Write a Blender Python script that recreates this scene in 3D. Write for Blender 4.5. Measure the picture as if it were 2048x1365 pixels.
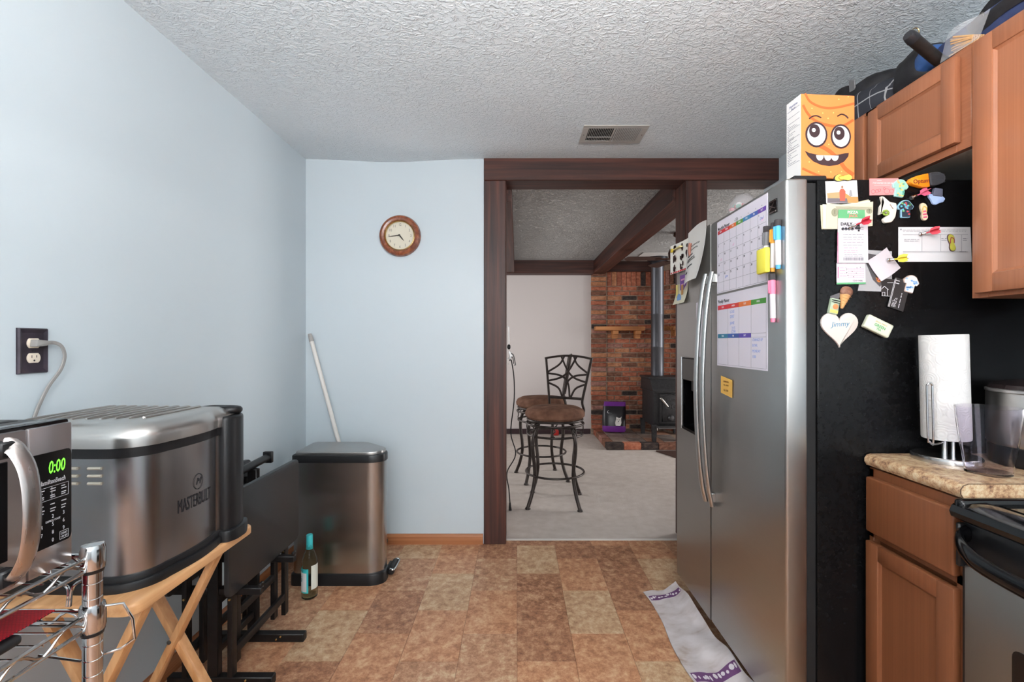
import bpy, bmesh, math, random
from mathutils import Vector, Matrix, noise

for _o in list(bpy.data.objects):
    bpy.data.objects.remove(_o, do_unlink=True)
SC = bpy.context.scene
COL = SC.collection
R = math.radians
random.seed(7)

# ------------------------------------------------------------------ camera
cam_d = bpy.data.cameras.new('camera')
cam_d.sensor_width = 36.0
cam_d.sensor_fit = 'HORIZONTAL'
cam_d.lens = 36.0 * 930 / 2048
cam_d.shift_x = -10 / 2048
cam_d.shift_y = 2.5 / 2048
cam_d.clip_start = 0.05
cam = bpy.data.objects.new('camera', cam_d)
COL.objects.link(cam)
cam.location = (0, 0, 1.25)
cam.rotation_euler = (R(90), 0, 0)
SC.camera = cam

# ------------------------------------------------------------------ world, daylight and added fill, exposure
W = bpy.data.worlds.new('sky')
SC.world = W
W.use_nodes = True
W.node_tree.nodes['Background'].inputs[0].default_value = (0.72, 0.83, 1.0, 1)
W.node_tree.nodes['Background'].inputs[1].default_value = 1.0
SC.view_settings.view_transform = 'Standard'
SC.view_settings.look = 'None'
SC.view_settings.gamma = 1.0
SC.view_settings.use_curve_mapping = False
SC.view_settings.exposure = 0.31


def area(name, loc, direction, sx, sy, power, color):
    d = bpy.data.lights.new(name, 'AREA')
    d.shape = 'RECTANGLE'
    d.size = sx
    d.size_y = sy
    d.energy = power
    d.color = color
    o = bpy.data.objects.new(name, d)
    COL.objects.link(o)
    o.location = loc
    o.rotation_euler = Vector(direction).to_track_quat('-Z', 'Z').to_euler()
    return o


# den window daylight; the rear and den side windows are unseen, added for fill
area('fill_light_rear', (0.15, -2.94, 1.6), (0, 1, 0.12), 2.5, 1.2, 62, (1.0, 1.0, 1.0))
area('daylight_den_window', (4.44, 4.5, 1.35), (-1, 0, 0), 2.6, 1.3, 88, (1.0, 0.97, 0.94))
area('fill_light_den_side', (-2.34, 4.9, 1.45), (1, 0, 0), 1.8, 1.2, 34, (1.0, 0.97, 0.94))
LAMP_STRENGTH = 16.0     # dim lower bowl, shaped to keep direct light off low parts
BULB_STRENGTH = 262.0    # bright upper part, shaped to lift the ceiling


# ------------------------------------------------------------------ materials
def lin(c):
    r = []
    for v in c[:3]:
        v = v / 255.0
        r.append(v / 12.92 if v <= 0.04045 else ((v + 0.055) / 1.055) ** 2.4)
    return (r[0], r[1], r[2], 1.0)


MATS = {}


def mat(name, color, rough=0.5, metal=0.0, emit=None, estr=0.0, trans=0.0, ior=1.45, alpha=1.0, coat=0.0, spec=None, sheen=0.0):
    if name in MATS:
        return MATS[name]
    m = bpy.data.materials.new(name)
    m.use_nodes = True
    b = m.node_tree.nodes['Principled BSDF']
    b.inputs['Base Color'].default_value = lin(color)
    b.inputs['Roughness'].default_value = rough
    b.inputs['Metallic'].default_value = metal
    b.inputs['IOR'].default_value = ior
    if trans:
        b.inputs['Transmission Weight'].default_value = trans
    if alpha < 1:
        b.inputs['Alpha'].default_value = alpha
    if coat:
        b.inputs['Coat Weight'].default_value = coat
        b.inputs['Coat Roughness'].default_value = 0.1
    if spec is not None:
        b.inputs['Specular IOR Level'].default_value = spec
    if sheen:
        b.inputs['Sheen Weight'].default_value = sheen
    if emit:
        b.inputs['Emission Color'].default_value = lin(emit)
        b.inputs['Emission Strength'].default_value = estr
    MATS[name] = m
    return m


class NT:
    """small helper around a material's node tree"""

    def __init__(s, m):
        s.m = m
        s.t = m.node_tree
        s.b = s.t.nodes['Principled BSDF']

    def n(s, kind, **kw):
        x = s.t.nodes.new(kind)
        for k, v in kw.items():
            if k.startswith('i_'):
                key = k[2:]
                key = int(key) if key.isdigit() else key.replace('_', ' ')
                x.inputs[key].default_value = v
            else:
                setattr(x, k, v)
        return x

    def l(s, a, ao, b, bi):
        s.t.links.new(a.outputs[ao], b.inputs[bi])

    def coords(s, scale=(1, 1, 1), space='Object', rot=(0, 0, 0)):
        tc = s.n('ShaderNodeTexCoord')
        mp = s.n('ShaderNodeMapping')
        mp.inputs['Scale'].default_value = scale
        mp.inputs['Rotation'].default_value = rot
        s.l(tc, space, mp, 'Vector')
        return mp

    def ramp(s, stops):
        r = s.n('ShaderNodeValToRGB')
        e = r.color_ramp.elements
        while len(e) > 1:
            e.remove(e[-1])
        e[0].position = stops[0][0]
        e[0].color = lin(stops[0][1])
        for p, c in stops[1:]:
            q = e.new(p)
            q.color = lin(c)
        return r

    def bump(s, src, out, strength, dist):
        bp = s.n('ShaderNodeBump')
        bp.inputs['Strength'].default_value = strength
        bp.inputs['Distance'].default_value = dist
        s.l(src, out, bp, 'Height')
        s.l(bp, 'Normal', s.b, 'Normal')
        return bp


def noisy(name, stops, scale=(8, 8, 8), nscale=1.0, detail=4, rough=0.6, metal=0.0, bump=0.0, bdist=0.002, bscale=None,
          distort=0.0, spec=None, per_object=False, coat=0.0, nrough=0.55):
    """procedural colour by noise, optional bump"""
    if name in MATS:
        return MATS[name]
    m = mat(name, stops[0][1], rough, metal, spec=spec, coat=coat)
    t = NT(m)
    mp = t.coords(scale)
    nz = t.n('ShaderNodeTexNoise')
    nz.inputs['Scale'].default_value = nscale
    nz.inputs['Detail'].default_value = detail
    nz.inputs['Roughness'].default_value = nrough
    nz.inputs['Distortion'].default_value = distort
    if per_object:
        nz.noise_dimensions = '4D'
        oi = t.n('ShaderNodeObjectInfo')
        mu = t.n('ShaderNodeMath', operation='MULTIPLY')
        mu.inputs[1].default_value = 137.0
        t.l(oi, 'Random', mu, 0)
        t.l(mu, 0, nz, 'W')
    t.l(mp, 0, nz, 'Vector')
    r = t.ramp(stops)
    t.l(nz, 0, r, 0)
    t.l(r, 0, t.b, 'Base Color')
    if bump:
        if bscale:
            mp2 = t.coords((1, 1, 1))
            n2 = t.n('ShaderNodeTexNoise')
            n2.inputs['Scale'].default_value = bscale
            n2.inputs['Detail'].default_value = 3
            t.l(mp2, 0, n2, 'Vector')
            t.bump(n2, 0, bump, bdist)
        else:
            t.bump(nz, 0, bump, bdist)
    return m


def wood(name, dark, light, axis='z', grain=60, rough=0.5, bump=0.08, coat=0.0, spec=None):
    sc = {'x': (1.2, grain, grain), 'y': (grain, 1.2, grain), 'z': (grain, grain, 1.2)}[axis]
    mid = tuple((a + b) / 2 for a, b in zip(dark, light))
    return noisy(name, [(0.3, dark), (0.5, mid), (0.72, light)], scale=sc, nscale=1.0, detail=5, rough=rough,
                 bump=bump, bdist=0.002, distort=0.4, coat=coat, spec=spec)


def steel(name, color, rough=0.3, aniso=0.55, streak=(2, 2, 240), rvar=0.1, rot=0.0):
    if name in MATS:
        return MATS[name]
    m = mat(name, color, rough, 1.0)
    t = NT(m)
    mp = t.coords(streak)
    nz = t.n('ShaderNodeTexNoise')
    nz.inputs['Scale'].default_value = 1.0
    nz.inputs['Detail'].default_value = 3
    t.l(mp, 0, nz, 'Vector')
    mr = t.n('ShaderNodeMapRange')
    mr.inputs['To Min'].default_value = rough - rvar
    mr.inputs['To Max'].default_value = rough + rvar
    t.l(nz, 0, mr, 0)
    t.l(mr, 0, t.b, 'Roughness')
    tg = t.n('ShaderNodeTangent')
    tg.direction_type = 'RADIAL'
    tg.axis = 'Z'
    t.l(tg, 0, t.b, 'Tangent')
    t.b.inputs['Anisotropic'].default_value = aniso
    t.b.inputs['Anisotropic Rotation'].default_value = rot
    return m


# ------------------------------------------------------------------ mesh builder
def frame(o, u, v):
    """matrix whose local x, y, z are u, v and u x v, at o"""
    u = Vector(u).normalized()
    v = Vector(v)
    n = u.cross(v).normalized()
    v = n.cross(u).normalized()
    m = Matrix(((u.x, v.x, n.x, o[0]), (u.y, v.y, n.y, o[1]), (u.z, v.z, n.z, o[2]), (0, 0, 0, 1)))
    return m


def rotz_at(o, a):
    return Matrix.Translation(o) @ Matrix.Rotation(a, 4, 'Z')


def wloc(o):
    v = Vector((0, 0, 0))
    while o:
        v += o.location
        o = o.parent
    return v


def smooth_path(pts, sub=6, closed=False):
    P = [Vector(p) for p in pts]
    n = len(P)
    if n < 3:
        return P
    out = []
    rng = n if closed else n - 1
    for i in range(rng):
        if closed:
            a, b, c, d = P[(i - 1) % n], P[i], P[(i + 1) % n], P[(i + 2) % n]
        else:
            b, c = P[i], P[i + 1]
            a = P[i - 1] if i > 0 else b * 2 - c
            d = P[i + 2] if i + 2 < n else c * 2 - b
        for k in range(sub):
            t = k / sub
            out.append(0.5 * ((2 * b) + (c - a) * t + (2 * a - 5 * b + 4 * c - d) * t * t + (3 * b - a - 3 * c + d) * t ** 3))
    if not closed:
        out.append(P[-1])
    return out


class MB:
    def __init__(s):
        s.b = bmesh.new()

    def _merge(s, t, M=None):
        if M is not None:
            bmesh.ops.transform(t, matrix=M, verts=t.verts)
        me = bpy.data.meshes.new('tmp')
        t.to_mesh(me)
        t.free()
        s.b.from_mesh(me)
        bpy.data.meshes.remove(me)
        return s

    def box(s, x0, x1, y0, y1, z0, z1, bevel=0.0, seg=2, M=None):
        t = bmesh.new()
        bmesh.ops.create_cube(t, size=1.0)
        for v in t.verts:
            v.co = Vector((x0 + (v.co.x + .5) * (x1 - x0), y0 + (v.co.y + .5) * (y1 - y0), z0 + (v.co.z + .5) * (z1 - z0)))
        if bevel:
            bmesh.ops.bevel(t, geom=t.edges[:], offset=bevel, segments=seg, profile=0.5, affect='EDGES')
        return s._merge(t, M)

    def bar(s, p0, p1, w, h, side=(1, 0, 0), bevel=0.0):
        """straight bar from p0 to p1; w along side, h across"""
        p0, p1 = Vector(p0), Vector(p1)
        d = p1 - p0
        M = frame(p0, d, side)
        return s.box(0, d.length, -w / 2, w / 2, -h / 2, h / 2, bevel, 2, M)

    def prism(s, pts, z0, z1, M=None, bevel=0.0, seg=2):
        t = bmesh.new()
        a = [t.verts.new((p[0], p[1], z0)) for p in pts]
        c = [t.verts.new((p[0], p[1], z1)) for p in pts]
        n = len(pts)
        t.faces.new(list(reversed(a)))
        top = t.faces.new(c)
        for i in range(n):
            t.faces.new((a[i], a[(i + 1) % n], c[(i + 1) % n], c[i]))
        bmesh.ops.recalc_face_normals(t, faces=t.faces[:])
        if bevel:
            es = [e for e in top.edges]
            bmesh.ops.bevel(t, geom=es, offset=bevel, segments=seg, profile=0.5, affect='EDGES')
        return s._merge(t, M)

    def rings(s, rings, cap0=True, cap1=True, M=None, closed_loop=False):
        """skin between closed rings of equal length"""
        t = bmesh.new()
        V = [[t.verts.new(p) for p in r] for r in rings]
        n = len(V[0])
        m = len(V)
        for i in range(m if closed_loop else m - 1):
            A, B = V[i], V[(i + 1) % m]
            for k in range(n):
                t.faces.new((A[k], A[(k + 1) % n], B[(k + 1) % n], B[k]))
        if cap0 and not closed_loop:
            t.faces.new(list(reversed(V[0])))
        if cap1 and not closed_loop:
            t.faces.new(V[-1])
        bmesh.ops.recalc_face_normals(t, faces=t.faces[:])
        return s._merge(t, M)

    def lathe(s, prof, n=32, M=None, cap0=True, cap1=True):
        rs = []
        for r, z in prof:
            r = max(r, 1e-5)
            rs.append([(r * math.cos(2 * math.pi * k / n), r * math.sin(2 * math.pi * k / n), z) for k in range(n)])
        return s.rings(rs, cap0, cap1, M)

    def tube(s, pts, r, n=8, M=None, closed=False, smooth=0, flat=None):
        P = smooth_path(pts, smooth, closed) if smooth else [Vector(p) for p in pts]
        m = len(P)
        rad = r if callable(r) else (lambda q: r)
        prev = None
        rs = []
        for i in range(m):
            if closed:
                d = P[(i + 1) % m] - P[i - 1]
            else:
                d = P[min(i + 1, m - 1)] - P[max(i - 1, 0)]
            d.normalize()
            if flat is not None:
                u = Vector(flat)
                u = (u - d * u.dot(d)).normalized()
            elif prev is None:
                u = Vector((0, 0, 1)) if abs(d.z) < 0.9 else Vector((1, 0, 0))
                u = (u - d * u.dot(d)).normalized()
            else:
                u = (prev - d * prev.dot(d)).normalized()
            prev = u
            w = d.cross(u)
            q = rad(i / max(1, m - 1))
            qa, qb = q if isinstance(q, tuple) else (q, q)
            rs.append([P[i] + u * (qa * math.cos(2 * math.pi * k / n)) + w * (qb * math.sin(2 * math.pi * k / n)) for k in range(n)])
        return s.rings(rs, not closed, not closed, M, closed_loop=closed)

    def ring(s, c, rad, r, n=40, k=8, M=None):
        return s.tube([(c[0] + rad * math.cos(2 * math.pi * i / n), c[1] + rad * math.sin(2 * math.pi * i / n), c[2]) for i in range(n)],
                      r, k, M, closed=True)

    def ellipsoid(s, c, rx, ry, rz, M=None, n=16, f=None):
        t = bmesh.new()
        bmesh.ops.create_uvsphere(t, u_segments=n, v_segments=max(6, n * 3 // 4), radius=1.0)
        for v in t.verts:
            p = v.co.copy()
            if f:
                p = f(p)
            v.co = Vector((c[0] + p.x * rx, c[1] + p.y * ry, c[2] + p.z * rz))
        return s._merge(t, M)

    def sheet(s, w, h, f=None, nx=8, ny=8, th=0.0006, M=None):
        """thin sheet in local xy, f(u, v) gives local offset (dx, dy, dz)"""
        t = bmesh.new()
        L = []
        for side in (0, 1):
            g = []
            for j in range(ny + 1):
                row = []
                for i in range(nx + 1):
                    u, v = i / nx, j / ny
                    d = f(u, v) if f else (0, 0, 0)
                    row.append(t.verts.new((u * w + d[0], v * h + d[1], d[2] + side * th)))
                g.append(row)
            L.append(g)
        for side in (0, 1):
            g = L[side]
            for j in range(ny):
                for i in range(nx):
                    q = (g[j][i], g[j][i + 1], g[j + 1][i + 1], g[j + 1][i])
                    t.faces.new(q if side else tuple(reversed(q)))
        a, b = L
        for i in range(nx):
            t.faces.new((a[0][i], a[0][i + 1], b[0][i + 1], b[0][i]))
            t.faces.new((a[ny][i + 1], a[ny][i], b[ny][i], b[ny][i + 1]))
        for j in range(ny):
            t.faces.new((a[j + 1][0], a[j][0], b[j][0], b[j + 1][0]))
            t.faces.new((a[j][nx], a[j + 1][nx], b[j + 1][nx], b[j][nx]))
        bmesh.ops.recalc_face_normals(t, faces=t.faces[:])
        return s._merge(t, M)

    def text(s, body, size, M=None, align='CENTER', ext=0.0002, bold=0.0, sx=1.0, shear=0.0):
        c = bpy.data.curves.new('txt', 'FONT')
        c.body = body
        c.size = size
        c.align_x = align
        c.align_y = 'CENTER'
        c.extrude = ext
        c.offset = bold
        c.shear = shear
        c.resolution_u = 2
        o = bpy.data.objects.new('txt', c)
        COL.objects.link(o)
        bpy.context.view_layer.update()
        me = bpy.data.meshes.new_from_object(o.evaluated_get(bpy.context.evaluated_depsgraph_get()))
        bpy.data.objects.remove(o, do_unlink=True)
        bpy.data.curves.remove(c)
        t = bmesh.new()
        t.from_mesh(me)
        bpy.data.meshes.remove(me)
        if sx != 1.0:
            bmesh.ops.scale(t, vec=(sx, 1, 1), verts=t.verts)
        return s._merge(t, M)

    def xf(s, M):
        bmesh.ops.transform(s.b, matrix=M, verts=s.b.verts)
        return s

    def mesh(s, name, m, smooth=38):
        me = bpy.data.meshes.new(name)
        if smooth:
            for f in s.b.faces:
                f.smooth = True
            lim = R(smooth)
            for e in s.b.edges:
                e.smooth = len(e.link_faces) == 2 and e.calc_face_angle(0) < lim
        s.b.to_mesh(me)
        s.b.free()
        for q in (m if isinstance(m, (list, tuple)) else [m]):
            me.materials.append(q)
        return me

    def build(s, name, m, parent=None, local=False, smooth=38):
        if parent is not None and not local:
            bmesh.ops.translate(s.b, vec=-wloc(parent), verts=s.b.verts)
        loc = Vector((0, 0, 0))
        if parent is None:
            xs = [v.co.x for v in s.b.verts]
            ys = [v.co.y for v in s.b.verts]
            zs = [v.co.z for v in s.b.verts]
            loc = Vector(((min(xs) + max(xs)) / 2, (min(ys) + max(ys)) / 2, min(zs)))
            bmesh.ops.translate(s.b, vec=-loc, verts=s.b.verts)
        o = bpy.data.objects.new(name, s.mesh(name, m, smooth))
        COL.objects.link(o)
        o.location = loc
        if parent is not None:
            o.parent = parent
        return o


def tag(o, label=None, cat=None, group=None, kind=None):
    if label:
        o['label'] = label
    if cat:
        o['category'] = cat
    if group:
        o['group'] = group
    if kind:
        o['kind'] = kind
    return o


def thing(name, label, cat, loc=(0, 0, 0), rz=0.0, group=None):
    o = bpy.data.objects.new(name, None)
    COL.objects.link(o)
    o.location = loc
    o.rotation_euler = (0, 0, rz)
    o.empty_display_size = 0.05
    return tag(o, label, cat, group)


def copy_tree(o, parent=None):
    c = o.copy()
    COL.objects.link(c)
    c.parent = parent
    for ch in list(o.children):
        copy_tree(ch, c)
    return c


def struct(o, label=None, cat=None):
    o['kind'] = 'structure'
    return tag(o, label, cat)


def rounded(pts, r, seg=5):
    """round the corners of a 2D polygon; r scalar or list"""
    n = len(pts)
    out = []
    for i in range(n):
        a, b, c = Vector(pts[i - 1]).to_2d(), Vector(pts[i]).to_2d(), Vector(pts[(i + 1) % n]).to_2d()
        rr = r[i] if isinstance(r, (list, tuple)) else r
        if rr <= 0:
            out.append((b.x, b.y))
            continue
        d1, d2 = (a - b), (c - b)
        q = min(rr, d1.length * .49, d2.length * .49)
        p1, p2 = b + d1.normalized() * q, b + d2.normalized() * q
        for k in range(seg + 1):
            t = k / seg
            p = p1 * (1 - t) ** 2 + b * 2 * t * (1 - t) + p2 * t * t
            out.append((p.x, p.y))
    return out


def rect(x0, x1, y0, y1):
    return [(x0, y0), (x1, y0), (x1, y1), (x0, y1)]


def T(x, y, z):
    return Matrix.Translation((x, y, z))


def circle(cx, cy, rx, ry=None, n=24):
    ry = rx if ry is None else ry
    return [(cx + rx * math.cos(2 * math.pi * i / n), cy + ry * math.sin(2 * math.pi * i / n)) for i in range(n)]


# plain materials used in many places
black_pl = mat('black_plastic', (22, 22, 24), 0.38)
black_mt = mat('black_matte', (20, 20, 21), 0.6)
black_gl = mat('black_gloss', (10, 10, 12), 0.12)
white_pp = mat('white_paper', (222, 220, 224), 0.6)
chrome = mat('chrome', (205, 205, 205), 0.12, 1.0)
ink = mat('black_ink', (35, 35, 40), 0.6)
grey_ink = mat('grey_ink', (130, 130, 138), 0.6)
pink_ink = mat('pink_ink', (214, 130, 160), 0.6)
blue_ink = mat('blue_marker_ink', (150, 165, 215), 0.6)

# ------------------------------------------------------------------ surface materials
def wall_paint(name, c, spec=0.35, rough=0.5):
    m = mat(name, c, rough, spec=spec)
    t = NT(m)
    mp = t.coords((1, 1, 1))
    nz = t.n('ShaderNodeTexNoise')
    nz.inputs['Scale'].default_value = 55
    nz.inputs['Detail'].default_value = 3
    t.l(mp, 0, nz, 'Vector')
    t.bump(nz, 0, 0.12, 0.002)
    return m


blue_wall = wall_paint('blue_wall_paint', (200, 211, 217), 0.4, 0.4)
den_wall = wall_paint('den_wall_paint', (205, 198, 196))


def stipple(name, c, strength=0.9, dist=0.02):
    m = mat(name, c, 0.85, spec=0.2)
    t = NT(m)
    mp = t.coords((1, 1.25, 1))
    a = t.n('ShaderNodeTexNoise')
    a.inputs['Scale'].default_value = 34
    a.inputs['Detail'].default_value = 4
    a.inputs['Roughness'].default_value = 0.55
    a.inputs['Distortion'].default_value = 1.6
    t.l(mp, 0, a, 'Vector')
    r = t.n('ShaderNodeValToRGB')
    r.color_ramp.elements[0].position = 0.44
    r.color_ramp.elements[1].position = 0.62
    t.l(a, 0, r, 0)
    b = t.n('ShaderNodeTexNoise')
    b.inputs['Scale'].default_value = 75
    b.inputs['Detail'].default_value = 4
    t.l(mp, 0, b, 'Vector')
    mx = t.n('ShaderNodeMath', operation='MULTIPLY_ADD')
    mx.inputs[1].default_value = 0.45
    t.l(b, 0, mx, 0)
    t.l(r, 0, mx, 2)
    t.bump(mx, 0, strength, dist)
    return m


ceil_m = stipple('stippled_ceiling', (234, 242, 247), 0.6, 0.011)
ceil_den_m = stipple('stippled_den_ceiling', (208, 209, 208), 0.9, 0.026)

dk, lt = (38, 19, 15), (94, 52, 41)
beam_x = wood('dark_stained_beam_x', dk, lt, 'x', 32, 0.5, 0.3)
beam_y = wood('dark_stained_beam_y', dk, lt, 'y', 32, 0.5, 0.3)
beam_z = wood('dark_stained_beam_z', dk, lt, 'z', 32, 0.5, 0.3)
oak_x = wood('oak_trim_x', (142, 84, 48), (186, 122, 78), 'x', 70, 0.45, 0.1)
oak_y = wood('oak_trim_y', (142, 84, 48), (186, 122, 78), 'y', 70, 0.45, 0.1)
carpet_m = noisy('beige_carpet', [(0.25, (196, 185, 176)), (0.55, (206, 196, 188)), (0.8, (214, 205, 198))], (1, 1, 1), 14, 8, 0.95,
                 bump=0.9, bdist=0.006, bscale=420, spec=0.05)


def vinyl(name, a, b, c):
    m = noisy(name, [(0.37, a), (0.50, b), (0.62, c)], (1, 1, 1), 26, 13, 0.42, bump=0.05, bdist=0.001, per_object=True,
              spec=0.4, nrough=0.80, distort=0.15)
    return m


TILES = {
    'B': vinyl('vinyl_beige', (148, 108, 80), (190, 154, 120), (212, 188, 156)),
    'T': vinyl('vinyl_terracotta', (140, 92, 64), (186, 134, 100), (212, 174, 138)),
    'N': vinyl('vinyl_brown', (108, 70, 50), (160, 112, 84), (198, 160, 126)),
    'M': vinyl('vinyl_mixed', (132, 92, 66), (178, 132, 102), (208, 180, 146)),
}

# ------------------------------------------------------------------ kitchen shell
YB = 2.885      # kitchen side of the back wall
CZ = 2.388      # kitchen ceiling
m = MB(); m.box(-1.43, -1.31, -3.12, 3.05, -0.05, 2.5)
struct(m.build('wall_left', blue_wall), 'pale blue painted wall with the wall outlet', 'wall')
m = MB(); m.box(-1.31, -0.205, YB, 3.05, -0.05, 2.5)
struct(m.build('wall_back', blue_wall), 'pale blue painted wall behind the round clock', 'wall')
m = MB(); m.box(1.62, 1.74, -3.12, 3.05, -0.05, 2.5)
struct(m.build('wall_right', blue_wall), 'pale blue painted wall above the cabinets', 'wall')
m = MB()
m.box(-1.31, -1.1, -3.12, -3.0, -0.05, 2.5)
m.box(1.4, 1.62, -3.12, -3.0, -0.05, 2.5)
m.box(-1.1, 1.4, -3.12, -3.0, 2.2, 2.5)
m.box(-1.1, 1.4, -3.12, -3.0, -0.05, 1.0)
struct(m.build('wall_rear', blue_wall), 'pale blue wall around the added rear window', 'wall')
dr = thing('added_window', 'unseen window added in the rear kitchen wall for light', 'window', (0.15, -3.06, 1.0)); struct(dr)  # unseen window, added and sized to shape the light in the kitchen
wht = mat('white_trim_paint', (236, 236, 234), 0.4)
m = MB()
for x in (-1.07, 0.15, 1.37):
    m.box(x - .03, x + .03, -3.1, -3.04, 1.0, 2.2)
m.box(-1.1, 1.4, -3.1, -3.04, 1.0, 1.06); m.box(-1.1, 1.4, -3.1, -3.04, 2.14, 2.2)
m.build('window_frame', wht, dr)
glass = mat('window_glass', (255, 255, 255), 0.0, trans=1.0, ior=1.02)
for x in (-1.04, 0.18):
    m = MB(); m.box(x, x + 1.16, -3.075, -3.07, 1.06, 2.14)
    m.build('pane', glass, dr)

# ceiling: slightly wavy old plaster
bmc = bmesh.new()
NX, NY = 40, 40
G = []
for j in range(NY + 1):
    row = []
    for i in range(NX + 1):
        x = -1.31 + 2.93 * i / NX
        y = -3.0 + (YB + 3.0) * j / NY
        sag = 0.020 * math.exp(-((x + 0.78) / 0.30) ** 2) * math.exp(-((y - 2.9) / 0.9) ** 2)
        row.append(bmc.verts.new((x, y, CZ - sag)))
    G.append(row)
for j in range(NY):
    for i in range(NX):
        bmc.faces.new((G[j][i], G[j + 1][i], G[j + 1][i + 1], G[j][i + 1]))
m = MB(); m.b.free(); m.b = bmc
m.box(-1.31, 1.62, -3.0, 3.0, CZ + 0.03, CZ + 0.1)
struct(m.build('ceiling', ceil_m), 'white stippled plaster kitchen ceiling', 'ceiling')

# kitchen floor: backing plus single vinyl tiles in running bond
m = MB(); m.box(-1.31, 1.62, -3.0, 2.945, -0.06, -0.003)
floor = struct(m.build('floor', TILES['N']), 'mottled brown and beige vinyl tile kitchen floor', 'floor')
TW, TL = 0.2306, 0.346
CHOICE = {
    (0, 0): 'N', (0, 1): 'B', (0, 2): 'N', (0, 3): 'N', (0, 4): 'T',
    (-1, 0): 'N', (-1, 1): 'M', (-1, 2): 'T', (-1, 3): 'M',
    (1, 0): 'N', (1, 1): 'T', (1, 2): 'B', (1, 3): 'T',
    (-2, 0): 'T', (-2, 1): 'T', (-2, 2): 'B', (-2, 3): 'T', (-2, 4): 'M',
    (-3, 0): 'B', (-3, 1): 'M', (-3, 2): 'N', (-3, 3): 'T',
    (-4, 1): 'M', (-4, 2): 'T', (-4, 3): 'B', (-4, 4): 'N',
    (-5, 2): 'M', (-5, 3): 'T', (2, 0): 'T', (2, 1): 'N', (2, 2): 'N', (2, 3): 'T', (2, 4): 'B',
    (3, 0): 'T', (3, 1): 'B', (3, 2): 'M',
}
tile_me = {}


def tile_mesh(w, l):
    k = (round(w, 3), round(l, 3))
    if k not in tile_me:
        q = MB(); q.box(-w / 2, w / 2, -l / 2, l / 2, -0.003, 0.0, 0.0006, 1)
        tile_me[k] = q.mesh('tile', TILES['M'], 0)
    return tile_me[k]


fl = wloc(floor)
for c in range(-6, 8):
    x0, x1 = max(c * TW, -1.31), min((c + 1) * TW, 1.62)
    if x1 - x0 < 0.01:
        continue
    y1 = 2.859 if c % 2 == 0 else 2.686
    edges = [2.935] + [y1 - k * TL for k in range(7)]
    for k in range(7):
        a, b = edges[k + 1], edges[k]
        o = bpy.data.objects.new('tile', tile_mesh(x1 - x0 - .0012, b - a - .0012))
        COL.objects.link(o)
        o.parent = floor
        o.location = Vector(((x0 + x1) / 2, (a + b) / 2, 0.0)) - fl
        o.material_slots[0].link = 'OBJECT'
        o.material_slots[0].material = TILES[CHOICE.get((c, k), random.choice('TNMMTB'))]
m = MB(); m.box(-0.068, 1.62, 2.925, 2.952, 0.0, 0.006, 0.003, 2)
struct(m.build('trim_4', mat('pale_threshold', (214, 208, 200), 0.5)), 'thin pale threshold strip where vinyl meets carpet', 'threshold')

# baseboards
def baseboard(name, pts, h, M, mt, label):
    prof = [(0, 0), (0.014, 0), (0.014, h * .72), (0.010, h * .9), (0.004, h), (0, h)]
    q = MB()
    a = [Vector((p[0], p[1], 0)) for p in prof]
    q.prism(prof, 0, pts, M)
    return struct(q.build(name, mt), label, 'baseboard')


baseboard('baseboard_left', 5.9, 0.062, frame((-1.31, -3.0, 0), (1, 0, 0), (0, 0, 1)) @ Matrix.Scale(-1, 4, (0, 0, 1)), oak_y, 'oak baseboard along the wall with the outlet')
baseboard('baseboard_back', 1.09, 0.062, frame((-0.21, YB, 0), (0, -1, 0), (0, 0, 1)), oak_x, 'oak baseboard below the round clock')

# header beam and two posts of the wide opening
m = MB(); m.box(-0.205, 1.62, 2.872, 3.05, 2.251, 2.45, 0.004, 1)
struct(m.build('trim_1', beam_x), 'dark stained header beam across the wide opening', 'beam')
m = MB(); m.box(-0.205, -0.068, 2.872, 3.05, 0, 2.251, 0.004, 1)
struct(m.build('trim_2', beam_z), 'dark stained wooden post beside the clock wall', 'post')
m = MB(); m.box(1.039, 1.176, 2.872, 3.05, 0, 2.251, 0.004, 1)
struct(m.build('trim_3', beam_z), 'dark stained wooden post rising behind the refrigerator', 'post')

# ------------------------------------------------------------------ den shell
DZ = 2.34
m = MB(); m.box(-2.4, 4.5, 2.945, 7.2, -0.06, -0.002)
struct(m.build('floor_carpet', carpet_m), 'beige carpeted floor of the den', 'carpet')
m = MB(); m.box(-2.4, 4.5, 3.05, 7.2, DZ, DZ + .1)
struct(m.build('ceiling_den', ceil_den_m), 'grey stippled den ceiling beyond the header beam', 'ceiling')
m = MB(); m.box(-2.5, 1.06, 6.35, 6.5, -.05, 2.45)
struct(m.build('wall_den_back', den_wall), 'plain off-white den wall behind the bar stools', 'wall')
m = MB()
m.box(-2.5, -2.4, 3.05, 4.0, -.05, 2.45); m.box(-2.5, -2.4, 5.8, 6.5, -.05, 2.45)
m.box(-2.5, -2.4, 4.0, 5.8, -.05, .85); m.box(-2.5, -2.4, 4.0, 5.8, 2.05, 2.45)  # unseen opening added for the side fill light
struct(m.build('wall_den_left', den_wall), 'off-white den side wall with an added window opening', 'wall')
m = MB()
m.box(4.5, 4.6, 3.05, 3.2, -.05, 2.45); m.box(4.5, 4.6, 5.8, 7.2, -.05, 2.45)
m.box(4.5, 4.6, 3.2, 5.8, -.05, .7); m.box(4.5, 4.6, 3.2, 5.8, 2.0, 2.45)
struct(m.build('wall_den_right', den_wall), 'off-white den wall with the wide window', 'wall')
m = MB(); m.box(1.74, 4.6, 2.95, 3.05, -.05, 2.45)
m.box(-2.5, -1.43, 2.95, 3.05, -.05, 2.45)
struct(m.build('wall_den_front', den_wall), 'off-white den wall beside the opening', 'wall')
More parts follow.
